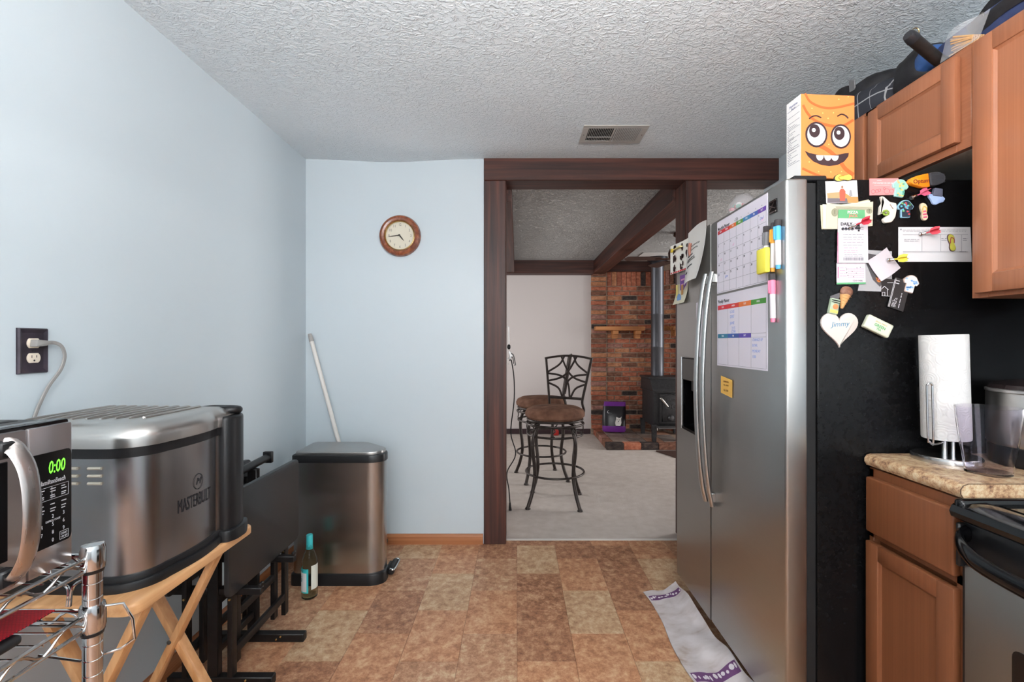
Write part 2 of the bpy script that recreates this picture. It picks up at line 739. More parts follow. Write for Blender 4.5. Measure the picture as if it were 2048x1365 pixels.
m = MB(); m.box(1.9, 4.6, 7.1, 7.2, -.05, 2.45)
struct(m.build('wall_den_corner', den_wall), 'den wall behind the brick corner', 'wall')
m = MB(); m.box(-.205, -.092, 3.05, 3.6, -.05, DZ)
struct(m.build('wall_partition', den_wall), 'short off-white wall return behind the dark post', 'wall')
m = MB(); m.box(-2.4, 1.02, 6.17, 6.35, 2.165, DZ, .003, 1)
struct(m.build('trim_5', beam_x), 'dark beam along the top of the off-white den wall', 'beam')
m = MB(); m.box(1.02, 1.185, 3.05, 6.30, 2.175, DZ, .003, 1)
struct(m.build('trim_6', beam_y), 'dark ceiling beam running from post to brick wall', 'beam')
m = MB(); m.box(-.205, -.035, 3.05, 6.17, 2.175, DZ, .003, 1)
struct(m.build('trim_7', beam_y), 'dark ceiling beam running above the wall return', 'beam')
m = MB(); m.box(1.185, 3.2, 6.24, 6.34, 2.20, DZ, .003, 1)
struct(m.build('trim_8', beam_x), 'dark beam above the brick wall by the stove pipe', 'beam')
m = MB(); m.box(-2.4, 1.0, 6.335, 6.35, 0, .07, .003, 1)
struct(m.build('baseboard_den', mat('dark_baseboard', (58, 40, 44), .5)), 'dark baseboard behind the bar stools', 'baseboard')

# ------------------------------------------------------------------ brick chimney walls and hearth
def brickmat(name, a, b, c):
    return noisy(name, [(0.32, a), (0.5, b), (0.68, c)], (1, 1, 1.6), 22, 7, 0.85, bump=0.35, bdist=0.004, per_object=True, spec=0.2)


BR = [brickmat('brick_red', (132, 78, 60), (172, 104, 80), (192, 130, 104)),
      brickmat('brick_rust', (116, 68, 54), (150, 90, 70), (174, 116, 94)),
      brickmat('brick_brown', (88, 62, 52), (122, 84, 68), (150, 112, 94)),
      brickmat('brick_tan', (138, 92, 66), (178, 122, 90), (196, 148, 116)),
      brickmat('brick_black', (46, 40, 40), (64, 56, 54), (92, 78, 72)),
      brickmat('brick_mauve', (120, 84, 76), (156, 112, 100), (178, 140, 126))]
mortar = noisy('mortar', [(.35, (140, 120, 104)), (.65, (168, 148, 132))], (1, 1, 1), 30, 4, .95, bump=.3, bdist=.002, spec=.1)
brick_me = {}


def brick_mesh(w, h, d):
    k = (round(w, 2), round(h, 3), d)
    if k not in brick_me:
        q = MB(); q.box(-k[0] / 2, k[0] / 2, 0, d, -h / 2, h / 2, .004, 1)
        brick_me[k] = q.mesh('brick', BR[0], 0)
    return brick_me[k]


def brick(parent, M, u, z, w, h, mi, proud=0.0, d=.05):
    o = bpy.data.objects.new('brick', brick_mesh(w, h, d))
    COL.objects.link(o)
    o.parent = parent
    o.matrix_local = Matrix.Translation(-wloc(parent)) @ M @ Matrix.Translation((u, -proud + random.uniform(-.003, .002), z))
    o.material_slots[0].link = 'OBJECT'
    o.material_slots[0].material = BR[mi]
    return o


def pick():
    return random.choices(range(6), weights=[26, 24, 21, 16, 4, 10])[0]


CH = 0.0645
N_COURSE = 30


def wall_frame(left, right):
    """local x runs left to right as seen from the room, local y runs into the wall"""
    d = Vector((right[0] - left[0], right[1] - left[1]))
    return Matrix.Translation((left[0], left[1], 0)) @ Matrix.Rotation(math.atan2(d.y, d.x), 4, 'Z'), d.length


def build_brick(name, left, right, label, strip):
    M, length = wall_frame(left, right)
    q = MB(); q.box(0, length, .010, .12, 0, 2.30, M=M)
    wv = struct(q.build(name, mortar), label, 'brick wall')
    z0 = .075
    for k in range(N_COURSE + 3):
        z = z0 + CH * (k + .5)
        if strip and z < 2.2:
            brick(wv, M, .1 + random.uniform(-.006, .003), z, .195, CH - .013, pick(), .012)
        if k >= N_COURSE:
            continue
        start = .213 if strip else .003
        u = start - (.0 if k % 2 else .1)
        while u < length:
            a, b = max(u, start), min(u + .195, length - .002)
            if b - a > .03:
                brick(wv, M, (a + b) / 2, z, b - a - .003, CH - .013, pick())
            u += .205
    zt = z0 + CH * N_COURSE
    u = .215 if strip else .005
    while u + .06 < length:
        brick(wv, M, u + .028, zt + .1, .056, .19, pick())
        u += .0655
    return wv


build_brick('wall_brick', (1.01, 6.30), (1.90, 6.30), 'red brick wall behind the wood stove', True)
build_brick('wall_brick_angled', (1.90, 6.30), (2.24, 5.82), 'angled brick wall beyond the stove pipe', False)

# hearth: a low brick platform
HZ = .08
q = MB(); q.prism([(1.06, 5.41), (2.45, 5.41), (1.86, 6.27), (1.06, 6.27)], -.01, HZ - .014)
hearth = tag(q.build('hearth', mortar), 'low brick hearth platform under the wood stove', 'hearth')
Mh = T(0, 5.39, 0)
u = 1.04
while u < 2.5:
    brick(hearth, Mh, u + .098, HZ / 2, .195, HZ - .004, pick(), 0, .098)
    u += .203
Ml = T(1.035, 0, 0) @ Matrix.Rotation(-math.pi / 2, 4, 'Z')
u = 5.49
while u < 6.2:
    brick(hearth, Ml, -(u + .1), HZ / 2, .195, HZ - .004, pick(), 0, .098)
    u += .203
paver_m = [noisy('hearth_tile_%d' % i, [(.35, a), (.65, b)], (1, 1, 1), 14, 5, .6, per_object=True)
           for i, (a, b) in enumerate([((120, 100, 90), (156, 138, 126)), ((140, 100, 80), (170, 130, 108)), ((104, 92, 86), (140, 128, 120))])]
pq = MB(); pq.box(-.096, .096, -.096, .096, -.016, 0, .003, 1)
pav = pq.mesh('paver', paver_m[0], 0)
for i in range(6):
    for j in range(4):
        if 1.235 + i * .2 + .1 > 1.86 + (6.27 - (5.595 + j * .2 + .1)) * .68:
            continue
        o = bpy.data.objects.new('paver', pav)
        COL.objects.link(o); o.parent = hearth
        o.location = Vector((1.235 + i * .2, 5.595 + j * .2, HZ)) - wloc(hearth)
        o.material_slots[0].link = 'OBJECT'; o.material_slots[0].material = random.choice(paver_m)

# mantel shelves
mant = wood('mantel_wood', (150, 92, 50), (204, 142, 88), 'x', 50, .55, .1)
t_ = thing('mantel_shelf', 'short light wooden mantel shelf on the brick wall', 'shelf', (1.36, 6.28, 1.37))
q = MB(); q.box(1.04, 1.69, 6.12, 6.286, 1.405, 1.46, .006, 2); q.build('shelf_board', mant, t_)
for x in (1.27, 1.57):
    q = MB(); q.box(x, x + .075, 6.15, 6.286, 1.355, 1.405, .003, 1); q.box(x + .004, x + .071, 6.19, 6.286, 1.30, 1.355, .003, 1)
    q.build('corbel', mant, t_)
t_ = thing('mantel_shelf', 'light wooden mantel shelf on the angled brick wall', 'shelf', (2.0, 6.1, 1.37))
Mm = wall_frame((1.90, 6.30), (2.24, 5.82))[0]
q = MB(); q.box(.10, .58, -.15, -.004, 1.405, 1.46, .006, 2, M=Mm)
q.build('shelf_board', mant, t_)
q = MB(); q.box(.30, .37, -.12, -.004, 1.33, 1.405, .003, 1, M=Mm)
q.build('corbel', mant, t_)

# ------------------------------------------------------------------ unseen lamps: near one from dart shadows, rear one added, bowls shaped for light
for ly, lb in ((.25, 'unseen bowl lamp nearer the refrigerator, its bowl shaped for light'), (-1.3, 'added bowl lamp nearer the rear window, there for evener light')):
    t_ = thing('unseen_lamp', lb, 'lamp', (.15, ly, CZ - .62), group='unseen bowl lamps for the kitchen light')
    q = MB(); q.lathe([(.07, 0), (.07, .02), (.03, .028)], 32, T(.15, ly, CZ - .029)); q.build('canopy', wht, t_)
    q = MB(); q.lathe([(.010, 0), (.010, .42)], 12, T(.15, ly, CZ - .45)); q.build('stem', wht, t_)
    q = MB(); q.lathe([(.02, .066), (.08, .05), (.11, .03), (.115, .012)], 40, T(.15, ly, CZ - .52), cap1=False)
    q.build('bulb_globe', mat('lamp_bulb', (250, 246, 238), .4, emit=(255, 252, 250), estr=BULB_STRENGTH), t_)
    q = MB(); q.lathe([(.004, -.10), (.06, -.095), (.115, -.07), (.145, -.03), (.15, 0), (.145, 0), (.14, -.03)], 40, T(.15, ly, CZ - .52), cap1=False)
    q.build('shade', mat('lamp_glass', (250, 246, 238), .4, emit=(255, 252, 250), estr=LAMP_STRENGTH), t_)

# ------------------------------------------------------------------ refrigerator
FX, FY0, FY1, FZ = .80, 1.383, 2.325, 1.739
fr_steel = steel('fridge_steel', (176, 176, 174), .33, .6, (2, 2, 260), .06)
side_m = noisy('black_textured_steel', [(.3, (11, 11, 12)), (.7, (17, 17, 18))], (1, 1, 1), 60, 3, .20, bump=.12, bdist=.0008, bscale=260, spec=.18)
fr = thing('refrigerator', 'stainless side by side refrigerator with black textured sides', 'refrigerator', (1.2, 1.85, 0))
q = MB(); q.box(.893, 1.56, FY0, FY1, .03, FZ - .004, .005, 2); q.build('body', side_m, fr)
q = MB(); q.box(.866, .895, FY0 + .008, FY1 - .008, .06, FZ - .012); q.build('door_gasket', black_mt, fr)
q = MB(); q.box(.875, .90, FY0 + .02, FY1 - .02, .012, .095, .004, 1)
for k in range(5):
    q.box(.868, .88, FY0 + .03, FY1 - .03, .022 + k * .014, .029 + k * .014)
q.build('toe_grille', black_pl, fr)
for (x, y) in ((.95, FY0 + .06), (.95, FY1 - .06), (1.5, FY0 + .06), (1.5, FY1 - .06)):
    q = MB(); q.lathe([(.02, 0), (.02, .032)], 12, T(x, y, 0)); q.build('foot', black_pl, fr)
for y in (FY0 + .01, FY1 - .07):
    q = MB(); q.box(.83, .93, y, y + .06, FZ - .006, FZ + .012, .004, 1); q.build('hinge_cover', black_pl, fr)
DS = 1.922
q = MB(); q.box(FX, .866, FY0, DS - .004, .10, FZ, .008, 3)
dn = q.build('door', fr_steel, fr)
tag(dn, 'wider stainless door with the planners')
# freezer door with a dispenser opening
y0, y1, z0, z1 = 2.055, 2.25, .836, 1.18
q = MB()
q.box(FX, .866, DS + .004, y0, .10, FZ); q.box(FX, .866, y1, FY1, .10, FZ)
q.box(FX, .866, y0, y1, .10, z0); q.box(FX, .866, y0, y1, z1, FZ)
df = q.build('door', fr_steel, fr)
tag(df, 'narrower stainless door with the dispenser')
q = MB()
q.box(.858, .864, y0, y1, z0, z1)
q.box(FX + .002, .864, y0, y0 + .004, z0, z1); q.box(FX + .002, .864, y1 - .004, y1, z0, z1)
q.box(FX + .002, .864, y0, y1, z1 - .004, z1)
q.box(FX - .004, .864, y0, y1, z0, z0 + .012)
dq = q.build('dispenser', black_gl, df)
q = MB(); q.box(FX - .004, .84, y0 + .004, y1 - .004, z1 - .11, z1 - .004, .004, 1); q.build('control_panel', mat('dispenser_panel', (44, 42, 40), .25), df)
q = MB(); q.box(FX + .02, .84, y0 + .05, y1 - .06, z1 - .16, z1 - .11, .004, 1); q.box(.835, .845, y0 + .06, y1 - .07, z1 - .24, z1 - .15)
q.build('spout', black_pl, df)
q = MB()
fx = FX - .003
q.tube([(fx, y0, z1), (fx, y1, z1), (fx, y1, z0), (fx, y0, z0)], .003, 6, closed=True)
q.build('dispenser_trim', chrome, df)
hs = steel('handle_steel', (196, 197, 196), .34, .2, (120, 120, 3), .03)
for d_, yy in ((df, 1.952), (dn, 1.886)):
    q = MB()
    pts = [(FX - .010, yy, 1.535), (FX - .024, yy, 1.46), (FX - .038, yy, 1.33), (FX - .047, yy, 1.16), (FX - .049, yy, 1.05), (FX - .046, yy, .93),
           (FX - .037, yy, .78), (FX - .024, yy, .66), (FX - .009, yy, .585)]
    q.tube(pts, lambda t: (.009, .014), 12, smooth=5, flat=(1, 0, 0))
    q.box(FX - .022, FX + .004, yy - .010, yy + .010, 1.49, 1.53, .004, 1)
    q.box(FX - .022, FX + .004, yy - .010, yy + .010, .60, .64, .004, 1)
    q.build('handle', hs, d_)
q = MB(); Mb = frame((FX, 1.471, 1.652), (0, -1, 0), (0, 0, 1))
q.box(0, .043, 0, .042, 0, .003, .0008, 1, M=Mb); e_ = q.build('emblem', black_gl, dn)
q = MB()
q.bar(Mb @ Vector((.004, .012, .0034)), Mb @ Vector((.03, .034, .0034)), .003, .0006, (0, -1, .5)); q.bar(Mb @ Vector((.006, .026, .0034)), Mb @ Vector((.038, .012, .0034)), .003, .0006, (0, -1, .5))
q.box(.004, .039, .002, .006, .0028, .0036, M=Mb); q.box(.004, .039, .036, .0395, .0028, .0036, M=Mb)
q.build('emblem_mark', chrome, dn)

DOOR = lambda y, z, out=0.0: frame((FX - .0006 - out, y, z), (0, -1, 0), (0, 0, 1))   # flat on the fridge doors
# ---- planners
cols7 = [(205, 50, 60), (205, 52, 58), (226, 116, 60), (96, 150, 70), (60, 128, 170), (70, 100, 175), (110, 74, 165)]
days7 = ['SUN', 'MON', 'TUE', 'WED', 'THU', 'FRI', 'SAT']
plan_m = mat('planner_sheet', (226, 221, 232), .35)
pl = thing('monthly_planner', 'white monthly planner sheet on the refrigerator door', 'planner', (FX, 1.855, 1.443))
Mp = DOOR(1.855, 1.443)
PW, PH = .373, .284
q = MB(); q.box(0, PW, 0, PH, 0, .001, M=Mp); q.build('sheet', plan_m, pl)
q = MB(); q.text('Monthly Planner', .019, Mp @ T(.008, PH - .031, .0012), 'LEFT', bold=.0001, sx=.8); q.build('title', ink, pl)
gx = [.008 + i * (PW - .016) / 7 for i in range(8)]
gy = [.004 + i * .038 for i in range(7)]
q = MB()
for x in gx:
    q.box(x - .0004, x + .0004, gy[0], gy[6], .001, .0013, M=Mp)
for y in gy:
    q.box(gx[0], gx[7], y - .0004, y + .0004, .001, .0013, M=Mp)
q.build('grid_lines', grey_ink, pl)
for i in range(7):
    q = MB(); q.box(gx[i], gx[i + 1], gy[6], gy[6] + .014, .001, .0014, M=Mp); h_ = q.build('day_header', mat('day_%d' % i, cols7[i], .5), pl)
    q = MB(); q.text(days7[i], .0085, Mp @ T((gx[i] + gx[i + 1]) / 2, gy[6] + .007, .0016)); q.build('day_name', white_pp, h_)
q = MB()
n_ = 1
for r_ in range(5):
    for c_ in range(7):
        if r_ == 0 and c_ < 6:
            continue
        if n_ <= 30:
            q.text(str(n_), .0105, Mp @ T(gx[c_] + .004, gy[6 - r_] - .008, .0014), 'LEFT')
        n_ += 1
for k, x in enumerate((.02, .06, .105, .15, .2, .25, .3, .34)):
    q.text(str(k + 1), .006, Mp @ T(x, gy[6] + .021, .0014))
q.text('13', .011, Mp @ T(.165, gy[6] + .022, .0014)); tag(q.build('dates', ink, pl), kind='stuff')
q = MB(); q.tube([Mp @ Vector((.165 + .010 * math.cos(a * .52), gy[6] + .022 + .007 * math.sin(a * .52), .0015)) for a in range(12)], .0004, 4, closed=True)
q.build('date_circle', ink, pl)
q = MB()
for (c_, r_, s_) in ((6, 0, 'Dad'), (1, 4, 'gym')):
    q.text(s_, .014, Mp @ T(gx[c_] + .024, gy[6 - r_] - .02, .0014), shear=.3)
tag(q.build('handwriting', blue_ink, pl), kind='stuff')
q = MB()
for (c_, r_, s_) in ((2, 1, 'off'), (0, 2, 'off'), (6, 3, 'bday'), (6, 0, 'off')):
    q.text(s_, .013, Mp @ T(gx[c_] + .028, gy[6 - r_] - .026, .0014), shear=.2)
tag(q.build('pink_handwriting', mat('pink_marker_ink', (232, 190, 216), .6), pl), kind='stuff')

pl = thing('weekly_planner', 'white weekly planner sheet below the monthly planner', 'planner', (FX, 1.855, 1.158))
Mp = DOOR(1.855, 1.158)
PH = .277
q = MB(); q.box(0, PW, 0, PH, 0, .001, M=Mp); q.build('sheet', plan_m, pl)
q = MB(); q.text('Weekly Planner', .019, Mp @ T(.008, PH - .026, .0012), 'LEFT', bold=.0001, sx=.8); q.build('title', ink, pl)
wx = [.008, .095, .182, .269, PW - .008]
q = MB()
for x in wx:
    q.box(x - .0004, x + .0004, .006, PH - .058, .001, .0013, M=Mp)
q.box(wx[0], wx[4], .0056, .0064, .001, .0013, M=Mp); q.box(wx[3], wx[4], .109, .11, .001, .0013, M=Mp); q.box(wx[3], wx[4], .122, .123, .001, .0013, M=Mp)
q.build('grid_lines', grey_ink, pl)
for i in range(4):
    q = MB(); q.box(wx[i], wx[i + 1], PH - .058, PH - .041, .001, .0014, M=Mp); h_ = q.build('day_header', mat('wday_%d' % i, [(208, 48, 62), (208, 60, 56), (226, 122, 62), (76, 150, 62)][i], .5), pl)
    q = MB(); q.text(days7[i], .0095, Mp @ T((wx[i] + wx[i + 1]) / 2, PH - .0495, .0016)); q.build('day_name', white_pp, h_)
for i in range(3):
    q = MB(); q.box(wx[i], wx[i + 1], .108, .124, .001, .0014, M=Mp); h_ = q.build('day_header', mat('vday_%d' % i, [(52, 120, 146), (58, 92, 160), (88, 70, 160)][i], .5), pl)
    q = MB(); q.text(days7[4 + i], .0095, Mp @ T((wx[i] + wx[i + 1]) / 2, .116, .0016)); q.build('day_name', white_pp, h_)
q = MB()
for s_, x, y in (('LOSE', .13, .205), ('DIRT', .13, .187), ('JANE', .13, .163), ('2:15', .14, .144), ('GYM', .14, .130)):
    q.text(s_, .016, Mp @ T(x, y, .0014))
for s_, x, y in (('CHANGE UP', .278, .100), ('BOWL', .278, .081), ('MONDAY', .278, .062), ('1500', .278, .043)):
    q.text(s_, .014, Mp @ T(x, y, .0014), 'LEFT', sx=.85)
tag(q.build('handwriting', blue_ink, pl), kind='stuff')

# ---- other papers on the freezer door
def curl(a, p=2.0, b=0.0):
    return lambda u, v: (0, 0, a * (1 - u) ** p + b * u * u)


cm = thing('comic_sheet', 'comic strip sheet of small dark figures at the top of the freezer door', 'paper', (FX, 2.22, 1.59))
Mc = DOOR(2.352, 1.592, .001)
q = MB(); q.sheet(.235, .143, curl(.022), 10, 4, .0006, Mc); q.build('sheet', mat('comic_paper', (236, 234, 226), .6), cm)
q = MB()
rr = random.Random(3)
for i in range(3):
    for j in range(3):
        cx, cy = .04 + i * .077, .026 + j * .046
        zc = .022 * (1 - cx / .235) ** 2 + .0022
        for k in range(6):
            q.prism(circle(cx + rr.uniform(-.024, .022), cy + rr.uniform(-.012, .010), rr.uniform(.006, .014), rr.uniform(.005, .013), 8), zc, zc + .0006, Mc)
tag(q.build('printed_figures', mat('dark_brown_print', (66, 44, 42), .6), cm), kind='stuff')
q = MB()
for i in range(10):
    a, b = i * .0235, (i + 1) * .0235
    za = .022 * (1 - (a + .01) / .235) ** 2 + .0012
    q.box(a, b, .001, .008, za, za + .0006, M=Mc)
q.build('red_border', mat('red_print', (200, 46, 58), .6), cm)
sp = thing('magnet', 'small yellow spoon shaped magnet on the comic sheet', 'magnet', (FX - .03, 2.33, 1.70))
Ms = DOOR(2.345, 1.708, .024)
q = MB(); q.prism(circle(.018, 0, .018, .010), -.002, .003, Ms, .001); q.build('bowl', mat('magnet_yellow', (226, 198, 60), .4), sp)
q = MB(); q.box(.034, .13, -.003, .003, -.014, .002, .001, 1, M=Ms); q.build('handle', mat('magnet_cream', (228, 214, 150), .4), sp)

nt = thing('handwritten_note', 'curled white handwritten note hanging on the freezer door', 'paper', (FX, 2.06, 1.49))
Mn = DOOR(2.185, 1.492, .001)
q = MB()
q.sheet(.235, .262, lambda u, v: (.03 * v, -.03 * (1 - v) * (u - .2) + .012 * math.sin(3 * u) + .05 * u * (1 - v), .030 * (1 - v) ** 2 * (.4 + u) + .010 * math.sin(5 * u) * (1 - v) + .004 + .012 * u * u), 14, 14, .0006, Mn)
q.build('sheet', mat('note_paper', (224, 221, 216), .65), nt)
q = MB()
for k, (y, a, b) in enumerate(((.175, .05, .17), (.158, .04, .15), (.135, .04, .10), (.118, .03, .13), (.108, .04, .14), (.082, .05, .12), (.055, .04, .07))):
    pts = []
    nseg = 26
    for i in range(nseg + 1):
        u = (a + (b - a) * i / nseg) / .235
        v = y / .262
        zo = .030 * (1 - v) ** 2 * (.4 + u) + .010 * math.sin(5 * u) * (1 - v) + .0055 + .012 * u * u
        pts.append(Mn @ Vector((u * .235 + .03 * v, y + .004 * math.sin(i * 1.9 + k) - .03 * (1 - v) * (u - .2) + .012 * math.sin(3 * u) + .05 * u * (1 - v), zo)))
    q.tube(pts, .0007, 4)
q.build('handwriting', ink, nt)
m_ = tag(MB().tube([(0, -.028, 0), (0, -.012, .004), (0, .012, .004), (0, .028, 0)], .008, 8, DOOR(2.105, 1.67, .014), smooth=4).build('magnet', mat('magnet_brown', (150, 96, 80), .5)),
         'small brown bone shaped magnet holding the handwritten note', 'magnet')

cp = thing('coupon', 'purple printed coupon under the handwritten note', 'paper', (FX, 2.22, 1.505))
Mc = DOOR(2.262, 1.502)
q = MB(); q.sheet(.09, .072, curl(.006), 5, 3, .0006, Mc); q.build('sheet', mat('coupon_purple', (120, 76, 150), .5), cp)
q = MB(); q.box(.014, .08, .044, .052, .0062, .0068, M=Mc); q.box(.014, .05, .024, .028, .0062, .0068, M=Mc); q.build('print', mat('coupon_pink', (214, 150, 190), .6), cp)
cp = thing('coupon', 'cream and blue coupon curling at the edge of the freezer door', 'paper', (FX, 2.24, 1.44))
Mc = DOOR(2.318, 1.438)
q = MB(); q.sheet(.155, .098, lambda u, v: (-.02 * (1 - v), 0, .016 * (1 - v) ** 2), 6, 6, .0006, Mc); q.build('sheet', mat('coupon_cream', (224, 220, 196), .6), cp)
q = MB(); q.prism(circle(.055, .028, .028, .020), .011, .0118, Mc); q.build('blue_print', mat('coupon_blue', (120, 160, 210), .6), cp)
q = MB(); q.box(.075, .10, .04, .088, .007, .0075, M=Mc); q.build('orange_print', mat('coupon_orange', (190, 140, 80), .6), cp)
q = MB(); q.box(.01, .035, .03, .095, .010, .0106, M=Mc); q.build('yellow_print', mat('coupon_yellow', (222, 206, 120), .6), cp)
q = MB(); q.box(0, .075, 0, .24, 0, .001, M=DOOR(2.072, 1.186))
tag(q.build('paper_sheet', plan_m), 'plain white sheet half hidden behind the freezer handle', 'paper')

# ---- marker pens, eraser, sticker
def marker(y, ztop, length, cap, body, label, tilt=0.0, out=.009):
    t = thing('marker_pen', label, 'marker', (FX - out, y, ztop - length), group='marker pens on the refrigerator door')
    M = Matrix.Translation((FX - out, y, ztop - length)) @ Matrix.Rotation(tilt, 4, 'X')
    L = length
    MB().lathe([(.0075, .012), (.0085, .014), (.0085, L * .58)], 14, M).build('barrel', mat('marker_barrel', (222, 218, 222), .4), t)
    MB().lathe([(.0062, 0), (.007, .004), (.007, .013)], 14, M).build('end_plug', mat('mk_' + body, MK[body], .4), t)
    c = MB().lathe([(.0092, L * .58), (.0092, L * .86), (.0085, L * .87)], 14, M)
    c.box(-.0135, -.009, -.002, .002, L * .60, L * .86, .0006, 1, M=M)
    c.build('cap', mat('mk_' + body, MK[body], .4), t)
    MB().lathe([(.0098, L * .87), (.0098, L * .985), (.0085, L)], 14, M).build('cap_eraser', mat('felt_dark', (62, 58, 60), .9), t)
    return t


MK = {'grey': (120, 120, 124), 'orange': (232, 164, 64), 'blue': (84, 170, 220), 'pink': (236, 130, 160)}
marker(1.474, 1.618, .148, 'grey', 'grey', 'grey capped marker pen above the yellow eraser')
marker(1.439, 1.618, .150, 'orange', 'orange', 'orange capped marker pen between the grey and blue ones', .06)
marker(1.408, 1.622, .150, 'blue', 'blue', 'blue capped marker pen nearest the door edge', -.02)
marker(1.437, 1.462, .150, 'pink', 'pink', 'pink capped marker pen hanging below the others', -.03)
q = MB(); q.box(0, .055, 0, .078, 0, .016, .004, 2, M=DOOR(1.487, 1.466, .019))
er = q.build('board_eraser', mat('eraser_yellow', (236, 226, 84), .7)); tag(er, 'yellow sponge eraser in front of the grey marker pen', 'eraser')
st = thing('sticky_note', 'orange sticker note below the weekly planner', 'sticker', (FX, 1.77, 1.05))
Ms = DOOR(1.823, 1.053) @ Matrix.Rotation(-.02, 4, 'Z')
q = MB(); q.sheet(.10, .066, lambda u, v: (0, -.008 * u, .002 * u), 4, 3, .0006, Ms); q.build('sheet', mat('note_orange', (236, 186, 92), .6), st)
q = MB(); q.text('REMINDER', .009, Ms @ T(.05, .047, .0032)); q.text('CALL  OFFICE', .007, Ms @ T(.05, .034, .0032)); q.text('555-3500', .010, Ms @ T(.05, .014, .0032)); q.build('print', mat('brown_print', (130, 86, 40), .6), st)

# ---- cereal box
cb = thing('cereal_box', 'orange cereal box with a smiling cartoon face on the refrigerator', 'cereal box', (.94, 1.46, FZ + .013))
Mc = Matrix.Translation((.866, 1.418, FZ + .013)) @ Matrix.Rotation(R(4), 4, 'Z')
BW, BD, BH = .173, .068, .257
orange_m = mat('box_orange', (228, 140, 78), .5, spec=.2)
q = MB(); q.box(0, BW, 0, BD, 0, BH, .0012, 1, M=Mc); q.build('carton', orange_m, cb)
q = MB(); q.box(-.0004, .0003, .001, BD - .001, .001, BH - .001, M=Mc); sp_ = q.build('side_panel', mat('box_side', (232, 230, 228), .5), cb)
Mx = Mc @ frame((-.0005, BD, 0), (0, -1, 0), (0, 0, 1))
q = MB()
for k, y in enumerate((.055, .1, .135, .165, .186, .205, .225)):
    q.box(.006, .062, y, y + .0012, 0, .0003, M=Mx)
for k in range(24):
    q.box(.006, .012 + .045 * random.random(), .06 + k * .0052, .0614 + k * .0052, 0, .0003, M=Mx)
q.build('nutrition_print', grey_ink, sp_)
q = MB(); q.text('Nutrition', .010, Mx @ T(.034, .238, .0003)); q.text('Facts', .010, Mx @ T(.034, .228, .0003)); q.build('side_title', mat('navy_print', (80, 86, 130), .6), sp_)
Mf = Mc @ frame((0, -.0004, 0), (1, 0, 0), (0, 0, 1))
BX, BYY = lambda p: (p - 170) / 400 * BW, lambda p: (1270 - p) / 580 * BH
sw = mat('box_swirl', (214, 106, 58), .5, spec=.2)
q = MB()
for pts, w in (([(200, 690), (240, 745), (330, 780), (430, 778), (565, 745)], 8), ([(185, 770), (215, 820), (270, 870), (360, 900), (470, 905), (560, 860)], 9),
               ([(180, 1205), (240, 1230), (330, 1262)], 8), ([(300, 1040), (380, 1080), (450, 1140), (500, 1200), (560, 1240)], 14)):
    P = smooth_path([(BX(a), BYY(b), 0) for a, b in pts], 8)
    for i in range(len(P) - 1):
        d = (P[i + 1] - P[i]).normalized()
        q.bar(Mf @ (P[i] - d * .0004), Mf @ (P[i + 1] + d * .0004), w * .00085, .0003, (0, 0, 1))
tag(q.build('swirl_print', sw, cb), kind='stuff')
q = MB()
for a, b in ((250, 790), (450, 720), (370, 855), (330, 820), (410, 815), (520, 700), (375, 1035), (300, 1225), (470, 1220), (390, 1225), (230, 1160)):
    q.prism(circle(BX(a), BYY(b), .002, .002, 8), 0, .0004, Mf)
q.build('dot_print', mat('box_dots', (250, 196, 120), .5), cb)
dkp = mat('box_dark_print', (62, 44, 48), .45)
wp = mat('box_white_print', (238, 236, 236), .4)
for cx, cy, rx, ry, px, py in ((283, 970, 82, 85, 268, 945), (465, 977, 76, 82, 452, 957)):
    MB().prism(circle(BX(cx), BYY(cy), rx * .000432, ry * .00046), 0, .0005, Mf).build('eye_outline', dkp, cb)
    MB().prism(circle(BX(cx), BYY(cy), rx * .00036, ry * .00039), .0005, .0008, Mf).build('eye_white', wp, cb)
    MB().prism(circle(BX(px), BYY(py), .0175, .0205), .0008, .0011, Mf).build('pupil', dkp, cb)
    MB().prism(circle(BX(px - 6), BYY(py - 5), .0062, .0062, 12), .0011, .0014, Mf).build('eye_glint', wp, cb)
for pts in ([(230, 862), (255, 845), (285, 840), (318, 852)], [(440, 838), (470, 823), (500, 832), (520, 850)]):
    P = smooth_path([(BX(a), BYY(b), .0003) for a, b in pts], 5)
    MB().tube([Mf @ p for p in P], .0022, 5).build('eyebrow', dkp, cb)
mouth = [(198, 1085), (230, 1098), (300, 1110), (370, 1113), (440, 1105), (500, 1092), (525, 1090), (520, 1115), (490, 1150), (440, 1175), (380, 1184), (320, 1178), (260, 1155), (220, 1120)]
MB().prism([(BX(a), BYY(b)) for a, b in mouth], 0, .0005, Mf).build('mouth', dkp, cb)
for cx in (308, 368, 420):
    pts = [(BX(cx + 28 * math.cos(t * math.pi / 8)), BYY(1112) - .0165 * math.sin(t * math.pi / 8)) for t in range(9)]
    MB().prism(pts, .0005, .0008, Mf).build('tooth', wp, cb)

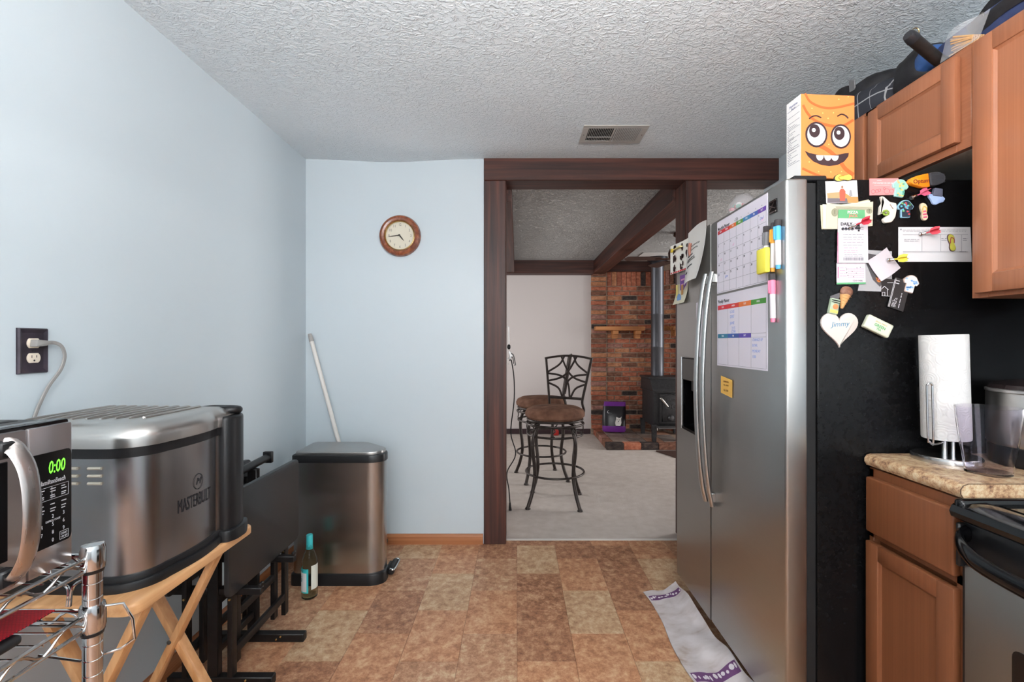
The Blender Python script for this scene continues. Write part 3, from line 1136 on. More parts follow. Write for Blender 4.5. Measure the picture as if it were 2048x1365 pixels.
# ---- bag of candy on top
cd = thing('candy_bag', 'clear bag of red and white candies on the refrigerator', 'candy', (1.0, 2.06, FZ))
q = MB(); q.ellipsoid((1.0, 2.06, FZ + .085), .062, .07, .083, n=18, f=lambda p: p * (1 + .06 * math.sin(7 * p.x + 5 * p.z) * math.cos(6 * p.y)))
q.build('plastic_bag', mat('clear_plastic_film', (244, 240, 244), .15, alpha=.25), cd)
rr = random.Random(5)
cmats = [mat('candy_red', (226, 104, 110), .3), mat('candy_white', (240, 236, 236), .3), mat('candy_pink', (238, 170, 176), .3), mat('candy_green', (150, 200, 180), .3)]
for k in range(34):
    while True:
        p = Vector((rr.uniform(-1, 1), rr.uniform(-1, 1), rr.uniform(-1, 1)))
        if p.length < .86:
            break
    q = MB(); q.ellipsoid((1.0 + p.x * .055, 2.06 + p.y * .062, FZ + .084 + p.z * .072), .013, .013, .009, n=8)
    q.build('candy', cmats[k % 4], cd)

# ------------------------------------------------------------------ magnets and papers on the black side of the refrigerator
S = .001487          # metres per layout unit; the layout starts at the body's front top corner


def SIDE(u, v, out=0.0, rot=0.0):
    """frame flat on the side, u to the back, v down from the top"""
    return frame((.891 + u * S, FY0 - .0004 - out, FZ - v * S), (1, 0, 0), (0, 0, 1)) @ Matrix.Rotation(rot, 4, 'Z')


def sp(pts):
    """layout units (right, down) to local metres"""
    return [(a * S, -b * S) for a, b in pts]


def side_thing(name, label, cat, u, v, group=None):
    return thing(name, label, cat, (.891 + u * S, FY0, FZ - v * S), group=group)


GR = 'magnets and papers on the refrigerator side'
Z0 = SIDE(0, 0)


def flat(pts, z0, z1, bev=0.0, M=Z0):
    return MB().prism(sp(pts), z0, z1, M, bev)


# printed photo
t = side_thing('photo_print', 'photo of a small red figure held by a yellow flip-flop magnet', 'photo', 50, 50, GR)
flat([(17, 7), (80, 5), (83, 50), (19, 51)], 0, .0008).build('sheet', mat('photo_white', (226, 222, 222), .35), t)
flat([(20, 31), (48, 28), (48, 40), (22, 44)], .0008, .0011).build('bench_print', mat('photo_tan', (176, 152, 110), .5), t)
flat([(21, 41), (60, 41), (62, 50), (21, 50)], .0008, .0012).build('ground_print', mat('photo_grey', (110, 104, 110), .5), t)
flat([(56, 30), (68, 38), (82, 38), (83, 50), (56, 50)], .0008, .0011).build('floor_print', mat('photo_orange', (194, 142, 86), .5), t)
flat([(45, 26), (48, 22), (53, 22), (57, 27), (56, 46), (46, 46)], .0012, .0015).build('figure_print', mat('photo_red', (220, 92, 72), .5), t)
flat(circle(50.5, 18.5, 2.2, 2.8, 12), .0012, .0015).build('head_print', mat('photo_brown', (150, 116, 92), .5), t)
flat([(64, 34), (66, 24), (69, 25), (71, 36), (67, 38)], .0012, .0015).build('second_figure_print', mat('photo_lightgrey', (150, 148, 150), .5), t)

FLIP = [(0, 0), (3, -5), (9, -7.5), (16, -5.5), (23, -5), (30, -6.5), (35, -3), (36, 1), (33, 5), (27, 6), (20, 4.5), (13, 6), (6, 6.5), (1, 4)]


def flipflop(label, u, v, rot, sole, strap, edge, scale=1.0, stripes=None):
    t = side_thing('flip_flop_magnet', label, 'magnet', u, v, GR)
    M = SIDE(u, v, .002, rot) @ Matrix.Scale(scale, 4)
    P = smooth_path([(a * S, -b * S, 0) for a, b in FLIP], 3, True)
    MB().prism([(p.x, p.y) for p in P], -.002, .003, M).build('edge', edge, t)
    MB().prism([(p.x * .94 + .0015, p.y * .9) for p in P], .003, .004, M).build('sole', sole, t)
    if stripes:
        for k, x in enumerate((16, 22, 28)):
            MB().prism(sp([(x, -4), (x + 3.4, -4), (x + 3.4, 4), (x, 4)]), .004, .0046, M).build('stripe', stripes, t)
    q = MB()
    q.tube([Vector((7 * S, 0, .0045)), Vector((11 * S, 3.5 * S, .0068)), Vector((19 * S, 4 * S, .0045))], .0011, 6, M, smooth=4)
    q.tube([Vector((7 * S, 0, .0045)), Vector((11 * S, -3.5 * S, .0068)), Vector((19 * S, -4 * S, .0045))], .0011, 6, M, smooth=4)
    q.build('strap', strap, t)


yel = mat('magnet_sole_yellow', (222, 212, 92), .5)
flipflop('yellow flip-flop magnet lying across the top of the photo', 33, 1.5, R(2), yel, mat('strap_orange', (214, 150, 70), .5), mat('edge_dark', (70, 66, 56), .5))
flipflop('green flip-flop magnet standing on the white document', 264, 113, R(-80), mat('sole_olive', (186, 184, 76), .5), mat('strap_maroon', (150, 50, 60), .5), mat('edge_plum', (70, 44, 60), .5), .98)
flipflop('cream flip-flop magnet with pink stripes', 210, 51, R(-83), mat('sole_cream', (226, 208, 176), .5), mat('strap_yellow', (226, 190, 90), .5), mat('edge_cream', (206, 186, 160), .5), .97, mat('stripe_pink', (206, 84, 120), .5))

# dollar bills
t = side_thing('dollar_bills', 'crumpled fold of paper dollar bills under the lottery ticket', 'money', 60, 100, GR)
bill = mat('bill_paper', (206, 200, 176), .7)
for k, (du, dv, rot, col) in enumerate(((9, 100, 3, (196, 190, 164)), (11, 99, 1, (214, 210, 192)), (16, 97, -2, (206, 200, 176)))):
    MB().sheet(.145 - k * .004, .072, lambda u, v: (0, .007 * u * u - .003 * math.sin(4 * u), .0006 + .0012 * k + .0009 * math.sin(6 * u + k) + .001 * (1 - v) * u), 14, 5, .0007,
               SIDE(du, dv + 3, .0004 + .0004 * k, R(rot))).build('bill', mat('bill_%d' % k, col, .7), t)
q = MB()
MM = SIDE(18, 100, .0060, R(-1))
for k in range(5):
    q.box(.024 + .001 * k, .132, .062 - .0022 * k, .0626 - .0022 * k, .0, .0004, M=MM)
q.prism(circle(.124, .05, .009, .008), 0, .0004, MM); q.prism(circle(.022, .045, .010, .012), 0, .0004, MM); q.prism(circle(.124, .016, .008, .007), 0, .0004, MM)
q.build('engraving', mat('bill_print', (150, 148, 124), .7), t)
q = MB(); q.text('1', .016, MM @ T(.124, .05, .0005)); q.text('1', .016, MM @ T(.022, .045, .0005)); q.build('numeral', mat('bill_ink', (90, 94, 74), .7), t)

# lottery ticket, two slips
def lines(q, M, x0, x1, ys, w=.0011, z=.0009, jitter=True, seed=1):
    r = random.Random(seed)
    for y in ys:
        x = x0
        while x < x1:
            l = r.uniform(.004, .014) if jitter else x1 - x0
            q.box(x, min(x + l, x1), y, y + w, z, z + .0003, M=M)
            x += l + r.uniform(.001, .004)


t = side_thing('lottery_ticket', 'long white lottery ticket with a green heading', 'ticket', 65, 171, GR)
o_ = .0075
flat([(39, 82), (98, 82), (99, 171), (37, 171)], o_, o_ + .0007).build('ticket_sheet', mat('ticket_white', (216, 208, 214), .6), t)
flat([(40, 65), (92, 66), (93, 83), (39, 82)], o_ + .0001, o_ + .0009).build('green_heading', mat('ticket_green', (96, 168, 116), .6), t)
MT = SIDE(68, 70.5, o_ + .0009)
q = MB(); q.text('PIZZA', .0115, MT, bold=.0004); q.build('heading_text', mat('ticket_cream', (232, 220, 210), .6), t)
q = MB(); q.text('JACK', .0115, MT @ T(.002, -.0105, 0), bold=.0004); q.build('heading_logo', mat('ticket_red', (206, 120, 110), .6), t)
MT = SIDE(67, 96, o_ + .0007)
q = MB(); q.text('DAILY', .0125, MT @ T(-.017, .003, 0), bold=.0005)
q.text('4', .030, MT @ T(.0165, -.008, 0), bold=.0014)
for k in range(4):
    q.prism(circle(-.0275 + k * .0092, -.011, .0045, .0045, 12), 0, .0003, MT)
q.build('ticket_title', ink, t)
ML = SIDE(37, 171, o_)
q = MB(); lines(q, ML, .018, .078, (.105, .098, .083, .076, .069, .06, .052), seed=2); lines(q, ML, .022, .075, (.024, .020), seed=4)
rb = random.Random(9)
x = .019
while x < .078:
    wv = rb.uniform(.0006, .0022); q.box(x, x + wv, .007, .016, .0008, .0011, M=ML); x += wv + rb.uniform(.0007, .0018)
q.build('ticket_print', grey_ink, t)
q = MB(); q.box(.001, .004, .0, .09, .0007, .0011, M=ML); lines(q, ML, .02, .06, (.044, .036, .030), seed=6); q.build('pink_stripe', pink_ink, t)
flat([(38, 171), (95, 171), (96, 212), (38, 213)], o_ - .004, o_ - .0034).build('lower_slip', mat('slip_pink', (224, 208, 218), .6), t)
flat([(38, 210), (96, 209), (96, 212.5), (38, 213.5)], o_ - .0034, o_ - .0030).build('slip_edge', mat('ticket_green', (96, 168, 116), .6), t)
ML = SIDE(38, 213, o_ - .0034)
q = MB()
for i in range(11):
    for j in range(5):
        q.box(.034 + i * .0044, .0372 + i * .0044, .02 + j * .0062, .0212 + j * .0062, 0, .0003, M=ML)
q.box(.003, .0065, .018, .052, 0, .0003, M=ML); lines(q, ML, .01, .03, (.024, .032, .040, .048), z=0, seed=7)
q.build('slip_print', pink_ink, t)
q = MB()
for a, b in ((.03, .034), (.046, .038), (.058, .033), (.033, .026), (.05, .022), (.03, .045), (.06, .048), (.07, .05)):
    q.prism(circle(a, b, .0013, .0013, 8), .0003, .0006, ML)
q.text('12 8 4 406', .007, ML @ T(.062, .010, .0002)); q.build('slip_marks', ink, t)


# darts
def dart(name, label, tip, tail, color, metal_len=.35):
    """tip on the fridge, tail standing out from it"""
    t = side_thing(name, label, 'dart magnet', tip[0], tip[1], GR)
    a = SIDE(tip[0], tip[1], tip[2]) @ Vector((0, 0, 0))
    b = SIDE(tail[0], tail[1], tail[2]) @ Vector((0, 0, 0))
    d = b - a
    M = frame(a, d.cross(Vector((0, .3, 1))), d.cross(d.cross(Vector((0, .3, 1)))))
    if (M.to_3x3() @ Vector((0, 0, 1))).dot(d) < 0:
        M = M @ Matrix.Rotation(math.pi, 4, 'X')
    L = d.length
    MB().lathe([(.0062, 0), (.0062, .004), (.004, .006), (.0045, L * .3), (.0030, L * .36)], 14, M).build('barrel', chrome, t)
    MB().lathe([(.0022, L * .34), (.0020, L * .72)], 10, M).build('shaft', color, t)
    for k in range(4):
        Mk = M @ Matrix.Rotation(k * math.pi / 2, 4, 'Z')
        q = MB()
        q.prism([(0, 0), (.010, .006), (.0125, .016), (.010, .026), (0, .022)], -.0004, .0004, Mk @ frame((0, 0, L - .022), (1, 0, 0), (0, 0, 1)))
        q.build('flight', color, t)
    return t


red_d = mat('dart_red', (186, 40, 60), .4)
yel_d = mat('dart_yellow', (226, 204, 60), .4)
dart('dart_magnet', 'red flighted dart magnet holding the lottery ticket', (61, 100.5, .0085), (80, 92, .05), red_d)
dart('dart_magnet', 'red flighted dart magnet stuck on the white document', (204, 114, .003), (223, 109, .035), red_d)
dart('dart_magnet', 'yellow flighted dart magnet holding the folded receipt', (136, 166, .012), (154, 165, .045), yel_d)
dart('dart_magnet', 'dart magnet with pink shaft lying under the orange clip', (185, 41.5, .006), (215, 28.5, .012), mat('dart_pink', (200, 90, 120), .4))

# pink card
t = side_thing('pink_card', 'pink printed card beside the green shirt magnet', 'card', 134, 35, GR)
flat([(105, 1.5), (163, 1), (163, 34), (105.5, 35)], 0, .0009).build('sheet', mat('card_pink', (240, 146, 146), .5), t)
MK2 = SIDE(105, 35)
q = MB(); q.text("I'VE NAMED IN HIS NAME", .0062, MK2 @ T(.045, .036, .0011)); q.box(.022, .036, .0435, .0442, .0009, .0012, M=MK2); q.box(.014, .06, .0295, .0303, .0009, .0012, M=MK2); q.build('print', mat('card_white', (250, 226, 226), .5), t)
q = MB()
for a, b, c in ((.011, .011, .006), (.022, .012, .005), (.03, .015, .004), (.052, .012, .008), (.044, .02, .003), (.066, .012, .006)):
    q.tube([MK2 @ Vector((a + c * math.cos(i * .63), b + c * math.sin(i * .63), .0011)) for i in range(10)], .0005, 4, closed=True)
q.build('doodles', mat('card_rose', (200, 90, 100), .5), t)

SHIRT = [(-8, -17), (-3, -19), (3, -19), (8, -17), (17, -6), (13, 1), (9, -1), (9, 17), (-9, 17), (-9, -1), (-13, 1), (-17, -6)]


def shirt(label, u, v, rot, base, rim, blobs, scale=1.0, seed=1):
    t = side_thing('shirt_magnet', label, 'magnet', u, v, GR)
    M = SIDE(u, v, .001, rot) @ Matrix.Scale(scale, 4)
    P = rounded([(a * S, -b * S) for a, b in SHIRT], .0035, 3)
    MB().prism(P, -.001, .005, M, .0012, 2).build('body', rim, t)
    MB().prism([(x * .9, y * .92) for x, y in P], .005, .0056, M).build('face', base, t)
    r = random.Random(seed)
    for k, bm_ in enumerate(blobs):
        q = MB()
        for i in range(6):
            while True:
                a, b = r.uniform(-14, 14), r.uniform(-15, 14)
                if abs(a) < 7.5 or (-11 < b < -3 and abs(a) < 12):
                    break
            q.prism([(a * S + .0036 * math.cos(j * 1.05 + i) * (1.3 if j % 2 else .8), -b * S + .003 * math.sin(j * 1.05 + i)) for j in range(6)], .0056, .0059 + k * .00012, M)
        q.build('printed_flowers', bm_, t)
    return t


shirt('pale green flowered shirt magnet overlapping the pink card', 164, 22.5, R(-8), mat('shirt_mint', (150, 204, 186), .5), mat('rim_mint', (166, 214, 210), .5),
      [mat('fl_yellow', (220, 216, 120), .5), mat('fl_orange', (228, 180, 120), .5), mat('fl_teal', (100, 170, 150), .5)], .98, 2)
shirt('dark shirt magnet with red and green flowers', 175, 64, R(0), mat('shirt_navy', (36, 50, 64), .5), mat('rim_sky', (150, 196, 220), .5),
      [mat('fl_green', (120, 180, 110), .5), mat('fl_red', (190, 70, 80), .5), mat('fl_cyan', (90, 170, 190), .5)], .98, 4)
shirt('white shirt magnet with blue flowers on the black cards', 185, 213.5, R(-16), mat('shirt_white', (222, 230, 236), .5), mat('rim_tan', (196, 170, 156), .5),
      [mat('fl_blue', (110, 160, 216), .5), mat('fl_blue2', (140, 180, 226), .5)], .98, 6)

# orange clip with a black grip
t = side_thing('bag_clip', 'orange clip with a ribbed black grip at the fridge top', 'clip', 210, 22, GR)
M = SIDE(176, 11, .002, R(5))
P = [(0, 0), (6, -7), (18, -11), (40, -14), (41, 14), (26, 13), (8, 6)]
MB().prism(rounded(sp(P), .004, 4), 0, .014, M, .003, 2).build('clip_body', mat('clip_orange', (240, 140, 30), .2, coat=.5), t)
P = [(40, -14), (58, -15), (70, -9), (73, -1), (68, 8), (56, 12), (41, 12)]
g = MB().prism(rounded(sp(P), .006, 4), .001, .016, M, .003, 2)
for k in range(7):
    g.bar(M @ Vector((44 * S, (11 - 3.4 * k) * S, .0163)), M @ Vector((69 * S, (11 - 3.4 * k) * S * .75, .0163)), .0016, .001, (0, 0, 1))
g.build('grip', mat('grip_grey', (52, 52, 56), .6), t)
q = MB(); q.text('Optum', .0165, M @ T(24 * S, -.002, .0142), bold=.0005); q.build('print', mat('clip_print', (120, 50, 20), .5), t)

# hat magnet
t = side_thing('hat_magnet', 'pale blue floppy hat magnet with a dark crown', 'magnet', 235, 55, GR)
M = SIDE(236, 40, .001, R(-8))
MB().prism(rounded(sp([(-7, -18), (9, -18), (11, -2), (-9, -2)]), .003, 4), 0, .008, M, .002).build('crown', mat('hat_crown', (86, 88, 104), .5), t)
MB().prism(rounded(sp([(-17, -6), (-8, -5), (0, -3), (10, -5), (18, 0), (15, 8), (8, 10), (2, 15), (-5, 14), (-10, 6), (-15, 2)]), .004, 4), 0, .006, M, .002).build('brim', mat('hat_blue', (160, 182, 222), .5), t)

# white shell magnet with a green plant
t = side_thing('shell_magnet', 'white shell shaped magnet with a small green plant', 'magnet', 138, 92, GR)
M = SIDE(138, 66, .001)
shell = mat('shell_white', (226, 220, 208), .5)
MB().prism(rounded(sp([(-14, -28), (-8, -27), (4, -16), (17, -14), (18, -4), (15, 14), (8, 24), (-6, 26), (-10, 18), (2, 8), (-6, 4), (-17, 10), (-15, -8), (-10, -14)]), .005, 4), 0, .009, M, .003, 3).build('shell', shell, t)
q = MB()
for k in range(9):
    a = k * .7
    q.ellipsoid((-6 * S + .007 * math.cos(a), -6 * S + .007 * math.sin(a), .011), .005, .0022, .002, M, 8)
q.build('plant', mat('succulent_green', (140, 170, 70), .6), t)
q = MB(); q.bar(M @ Vector((3 * S, 11 * S, .0092)), M @ Vector((9 * S, 2 * S, .0092)), .0022, .001, (0, -1, 0)); q.build('crack', mat('shell_brown', (120, 80, 60), .6), t)

# white document
t = side_thing('document', 'white printed statement held by a red dart and green flip-flop', 'paper', 235, 168, GR)
MB().sheet(.214, .103, lambda u, v: (.004 * (1 - v) * u, .0, .0015 * math.sin(3.1 * u)), 10, 4, .0008, SIDE(163, 168)).build('sheet', mat('document_white', (214, 212, 214), .6), t)
ML = SIDE(163, 168, .0016)
q = MB()
q.box(.012, .205, .080, .0806, .001, .0013, M=ML); q.box(.012, .205, .03, .0306, .001, .0013, M=ML); q.box(.012, .205, .027, .0275, .001, .0013, M=ML)
for x in (.068, .124, .155, .186):
    q.box(x, x + .0006, .03, .08, .001, .0013, M=ML)
lines(q, ML, .016, .060, (.066, .061), .0014, .001, seed=3); lines(q, ML, .126, .15, (.068, .063), .0014, .001, seed=8); lines(q, ML, .19, .204, (.068, .063), .0014, .001, seed=5)
lines(q, ML, .012, .2, (.094, .090), .0009, .001, seed=12); lines(q, ML, .18, .2, (.029,), .0016, .001, seed=15); q.box(.004, .008, .094, .098, .001, .0013, M=ML)
q.build('print', grey_ink, t)

# grey pamphlet with dark shape
t = side_thing('pamphlet', 'grey pamphlet with a dark pointed shape behind the receipt', 'paper', 108, 228, GR)
flat([(98, 144), (150, 147), (150, 228), (82, 226)], 0, .0008).build('sheet', mat('pamphlet_grey', (168, 166, 168), .6), t)
flat([(96, 150), (140, 158), (143, 196), (126, 218), (112, 204), (98, 170)], .0008, .0012).build('dark_shape', mat('pamphlet_dark', (78, 74, 76), .6), t)
flat(circle(124, 204, 5, 5, 14), .0012, .0016).build('orange_badge', mat('badge_orange', (216, 130, 70), .5), t)
q = MB(); q.prism(sp([(117, 199), (122, 201), (120, 204)]), .0012, .0016, Z0); q.prism(sp([(131, 199), (126, 201), (128, 204)]), .0012, .0016, Z0); q.build('badge_wings', mat('badge_orange', (216, 130, 70), .5), t)

# folded receipt
t = side_thing('folded_receipt', 'folded white receipt held by the yellow dart', 'paper', 136, 206, GR)
q = MB(); q.sheet(.072, .073, lambda u, v: (0, 0, .004 + .006 * abs(v - .55) + .004 * math.sin(4 * u)), 8, 8, .0008, SIDE(101, 168, .001, R(-56)) @ T(-.0065, -.0, 0) @ Matrix.Rotation(R(90), 4, 'Z') @ T(-.004, -.075, 0))
q.build('sheet', mat('receipt_white', (208, 200, 206), .6), t)
q = MB(); M = SIDE(119, 205, .008, R(34)); q.box(.0, .034, 0, .003, 0, .0004, M=M); q.build('pink_edge', pink_ink, t)

# black business cards
t = side_thing('business_card', 'black business card with a white house outline', 'card', 148, 240, GR)
flat([(129, 201), (177, 205), (177, 240), (128, 236)], .0016, .0024).build('card', mat('card_black', (44, 40, 40), .5), t)
q = MB()
for a, b in (((128, 223), (134, 217)), ((134, 217), (142, 224)), ((140, 223), (140, 237)), ((129, 236), (146, 237)), ((130, 229), (130, 236)), ((130, 229), (135, 229)), ((135, 229), (135, 236)), ((140, 210), (152, 210)), ((163, 237), (176, 238))):
    q.bar(Z0 @ Vector((a[0] * S, -a[1] * S, .0026)), Z0 @ Vector((b[0] * S, -b[1] * S, .0026)), .0012, .0006, (0, 0, 1) if abs(a[0] - b[0]) > 2 else (1, 0, 0))
q.build('white_outline', white_pp, t)
t = side_thing('business_card', 'tilted black business card with white text lines', 'card', 160, 268, GR)
flat([(156, 199), (186, 208), (171, 268), (139, 257)], .0028, .0036).build('card', mat('card_black', (44, 40, 40), .5), t)
M = SIDE(139, 257, .0038, R(-14)) @ Matrix.Rotation(R(90), 4, 'Z')
q = MB()
for k, l in enumerate((.048, .034, .030, .026, .022)):
    lines(q, M, .003, l, (-.030 + .0034 * (k + (0 if k == 0 else 1)) - (.004 if k == 0 else 0),), .0018 if k == 0 else .0012, 0, seed=20 + k)
q.box(.0, .086, -.0035, -.0025, 0, .0004, M=M); q.box(.0, .086, -.0065, -.0055, 0, .0004, M=M)
q.box(.072, .074, -.018, -.006, 0, .0004, M=M); q.box(.08, .082, -.018, -.006, 0, .0004, M=M)
q.build('print', white_pp, t)

# ice cream cone and can magnets
t = side_thing('ice_cream_magnet', 'chocolate ice cream cone magnet above the heart', 'magnet', 52, 270, GR)
M = SIDE(56, 231, .001, R(-14))
MB().ellipsoid((0, .004, .005), .019, .017, .009, M, 14).build('scoop', noisy('chocolate_scoop', [(.3, (112, 74, 58)), (.7, (146, 104, 84))], (1, 1, 1), 90, 3, .5), t)
q = MB(); q.rings([[( .0155 * (1 - k / 6) * math.cos(a * math.pi / 8) * 1.0, -.004 - k * .0085, .004 + max(0, .009 * (1 - k / 6.5)) * math.sin(a * math.pi / 8)) for a in range(9)] + [(-.0155 * (1 - k / 6), -.004 - k * .0085, 0), (.0155 * (1 - k / 6), -.004 - k * .0085, 0)] for k in range(6)], M=M)
q.build('cone', mat('waffle_cone', (214, 162, 104), .6), t)
q = MB()
for k in range(5):
    q.bar(M @ Vector((-.013 + .0022 * k, -.008 - k * .008, .0125 - .0016 * k)), M @ Vector((.013 - .0022 * k, -.010 - k * .008, .0125 - .0016 * k)), .0008, .0008, (0, 0, 1))
q.build('waffle_lines', mat('waffle_dark', (176, 120, 70), .6), t)
t = side_thing('can_magnet', 'small drink can magnet with an orange sun label', 'magnet', 33, 273, GR)
M = SIDE(32, 256, .001, R(-12))
MB().prism(rounded(sp([(-9, -14), (9, -14), (9, 17), (-9, 17)]), .003, 4), 0, .010, M, .003, 2).build('can', mat('can_mint', (170, 186, 160), .45), t)
MB().prism(sp([(-9, -18), (10, -30), (8, -14), (-9, -14)]), 0, .001, M).build('paper_corner', mat('paper_corner_grey', (96, 92, 96), .6), t)
MB().prism(sp(circle(1, 2, 5.5, 5.5, 16)), .010, .0106, M).build('sun_print', mat('sun_orange', (222, 140, 90), .5), t)
MB().prism(sp([(-8, 9), (8, 9), (8, 15), (-8, 15)]), .010, .0105, M).build('yellow_band', mat('can_yellow', (214, 196, 110), .5), t)
q = MB(); q.prism(sp([(-8.5, -11), (8.5, -11), (8.5, -9), (-8.5, -9)]), .010, .0105, M); q.prism(sp([(-8.5, -7), (8.5, -7), (8.5, -5.5), (-8.5, -5.5)]), .010, .0105, M); q.build('dark_band', ink, t)

# heart
t = side_thing('heart_magnet', 'cream wooden heart magnet with a painted name', 'magnet', 43, 339, GR)
P = []
for k in range(48):
    a = 2 * math.pi * k / 48
    P.append((43.5 + 16 * math.sin(a) ** 3 * 2.3, 299 - (13 * math.cos(a) - 5 * math.cos(2 * a) - 2 * math.cos(3 * a) - math.cos(4 * a)) * 2.38))
MB().prism(sp(P), 0, .006, Z0, .001, 2).build('heart', mat('heart_cream', (218, 206, 198), .6), t)
q = MB(); q.text('Jimmy', .0215, SIDE(44, 293, .0062, R(3)), shear=.25); q.build('painted_name', mat('paint_blue', (84, 146, 176), .6), t)

# tin
t = side_thing('tin_magnet', 'small rectangular cream tin magnet with green lettering', 'magnet', 117, 322, GR)
M = SIDE(117, 297, .0, R(-26))
MB().box(-.040, .040, -.0205, .0205, 0, .016, .004, 3, M=M).build('tin', mat('tin_cream', (214, 216, 194), .4), t)
q = MB(); q.box(-.034, .034, -.0155, .0155, .0158, .0164, .0002, 1, M=M); q.build('label_panel', mat('tin_panel', (230, 228, 206), .5), t)
q = MB(); q.text('SMALL MINTS', .0062, M @ T(.002, .009, .0167)); q.build('small_print', mat('tin_gold', (190, 170, 100), .5), t)
q = MB(); q.text('GREEN', .0115, M @ T(.002, -.001, .0167), bold=.0004); q.text('TEA', .0085, M @ T(.002, -.0102, .0167), bold=.0003); q.build('lettering', mat('tin_green', (110, 176, 120), .5), t)

# ------------------------------------------------------------------ wall clock
ck = thing('wall_clock', 'round wooden wall clock with cream dial', 'clock', (-.723, YB, 1.78))
Mc = frame((-.723, YB - .001, 1.908), (1, 0, 0), (0, 0, 1))
clock_w = noisy('clock_wood', [(.3, (96, 48, 30)), (.55, (140, 76, 48)), (.75, (166, 98, 62))], (1, 1, 1), 30, 4, .25, coat=.6, distort=1.0)
MB().lathe([(.089, .0), (.128, .0), (.1285, .012), (.122, .026), (.108, .033), (.096, .030), (.0905, .020), (.089, .012)], 64, Mc, cap0=False, cap1=False).build('bezel', clock_w, ck)
brass = mat('brass', (206, 178, 120), .25, 1.0)
MB().lathe([(.091, .012), (.091, .022), (.0875, .024), (.085, .018)], 64, Mc, cap0=False, cap1=False).build('brass_ring', brass, ck)
MB().lathe([(.091, .0), (.091, .012)], 48, Mc).build('dial', mat('dial_cream', (218, 212, 194), .6), ck)
q = MB()
for h in range(1, 13):
    a = math.pi / 2 - h * math.pi / 6
    q.text(str(h), .0225, Mc @ T(.068 * math.cos(a), .068 * math.sin(a), .0123), sx=.85)
tag(q.build('numerals', mat('dial_ink', (104, 104, 100), .6), ck), kind='stuff')
for nm, ang, ln, w in (('hour_hand', 141, .048, .0045), ('minute_hand', 262, .072, .0036)):
    a = math.pi / 2 - R(ang)
    MB().prism([(0, -w), (ln * .6, -w * .8), (ln, 0), (ln * .6, w * .8), (0, w)], .0150, .0158, Mc @ T(-.003, .003, 0) @ Matrix.Rotation(a, 4, 'Z')).build(nm, mat('hand_dark', (50, 44, 34), .4), ck)
MB().lathe([(.006, .0125), (.006, .018), (.002, .020)], 16, Mc @ T(-.003, .003, 0)).build('hub', mat('hand_dark', (50, 44, 34), .4), ck)

# ------------------------------------------------------------------ outlet and cord on the left wall
oc = thing('wall_outlet', 'dark metal outlet plate with two ivory sockets', 'outlet', (-1.31, 1.254, 1.165))
Mo = frame((-1.31, 1.254, 1.227), (0, 1, 0), (0, 0, 1))
bronze = noisy('bronze_plate', [(.3, (38, 32, 40)), (.6, (58, 50, 60)), (.8, (90, 70, 66))], (1, 1, 1), 20, 3, .4, .3)
q = MB()
q.rings([[(x * .0385, y * .061, 0) for x, y in ((-1, -1), (1, -1), (1, 1), (-1, 1))], [(x * .0385, y * .061, .004) for x, y in ((-1, -1), (1, -1), (1, 1), (-1, 1))],
         [(x * .036, y * .0585, .009) for x, y in ((-1, -1), (1, -1), (1, 1), (-1, 1))], [(x * .0275, y * .048, .005) for x, y in ((-1, -1), (1, -1), (1, 1), (-1, 1))]], M=Mo)
q.build('plate', bronze, oc, smooth=10)
ivory = mat('ivory_plastic', (226, 214, 196), .4)
for k, yy in enumerate((.0205, -.0195)):
    P = [(.0170 * math.cos(a), max(-.0130, min(.0130, .0170 * math.sin(a))) + yy) for a in [i * math.pi / 18 for i in range(36)]]
    s_ = MB().prism(P, .004, .0085, Mo, .001).build('socket', ivory, oc)
    q = MB(); q.box(-.0072, -.0055, yy + .000, yy + .0075, .0084, .0087, M=Mo); q.box(.0052, .0069, yy + .001, yy + .0075, .0084, .0087, M=Mo); q.prism(circle(0, yy - .0065, .0024, .0024, 12), .0084, .0087, Mo)
    q.build('slots', ink, s_)
MB().lathe([(.0028, .005), (.0022, .0068)], 12, Mo).build('screw', ink, oc)
cdg = thing('power_cord', 'grey power cord plugged into the upper socket', 'cord', (-1.30, 1.3, .9))
cord_m = mat('cord_grey', (142, 140, 138), .5)
q = MB(); q.prism(rounded([(-.014, -.011), (.016, -.008), (.026, -.002), (.026, .005), (-.012, .009)], .003, 3), .009, .028, Mo @ T(.002, .0215, 0), .003, 2); q.build('plug', cord_m, cdg)
q = MB(); q.tube([Mo @ Vector(p) for p in ((.022, .022, .018), (.045, .021, .020), (.062, .010, .022), (.070, -.018, .022), (.060, -.055, .020), (.030, -.10, .016), (.004, -.16, .012), (-.02, -.24, .008), (-.05, -.33, .007), (-.06, -.40, .006))],
                       lambda t: (.0032, .0052), 8, smooth=6, flat=(1, 0, 0)); q.build('cable', cord_m, cdg)

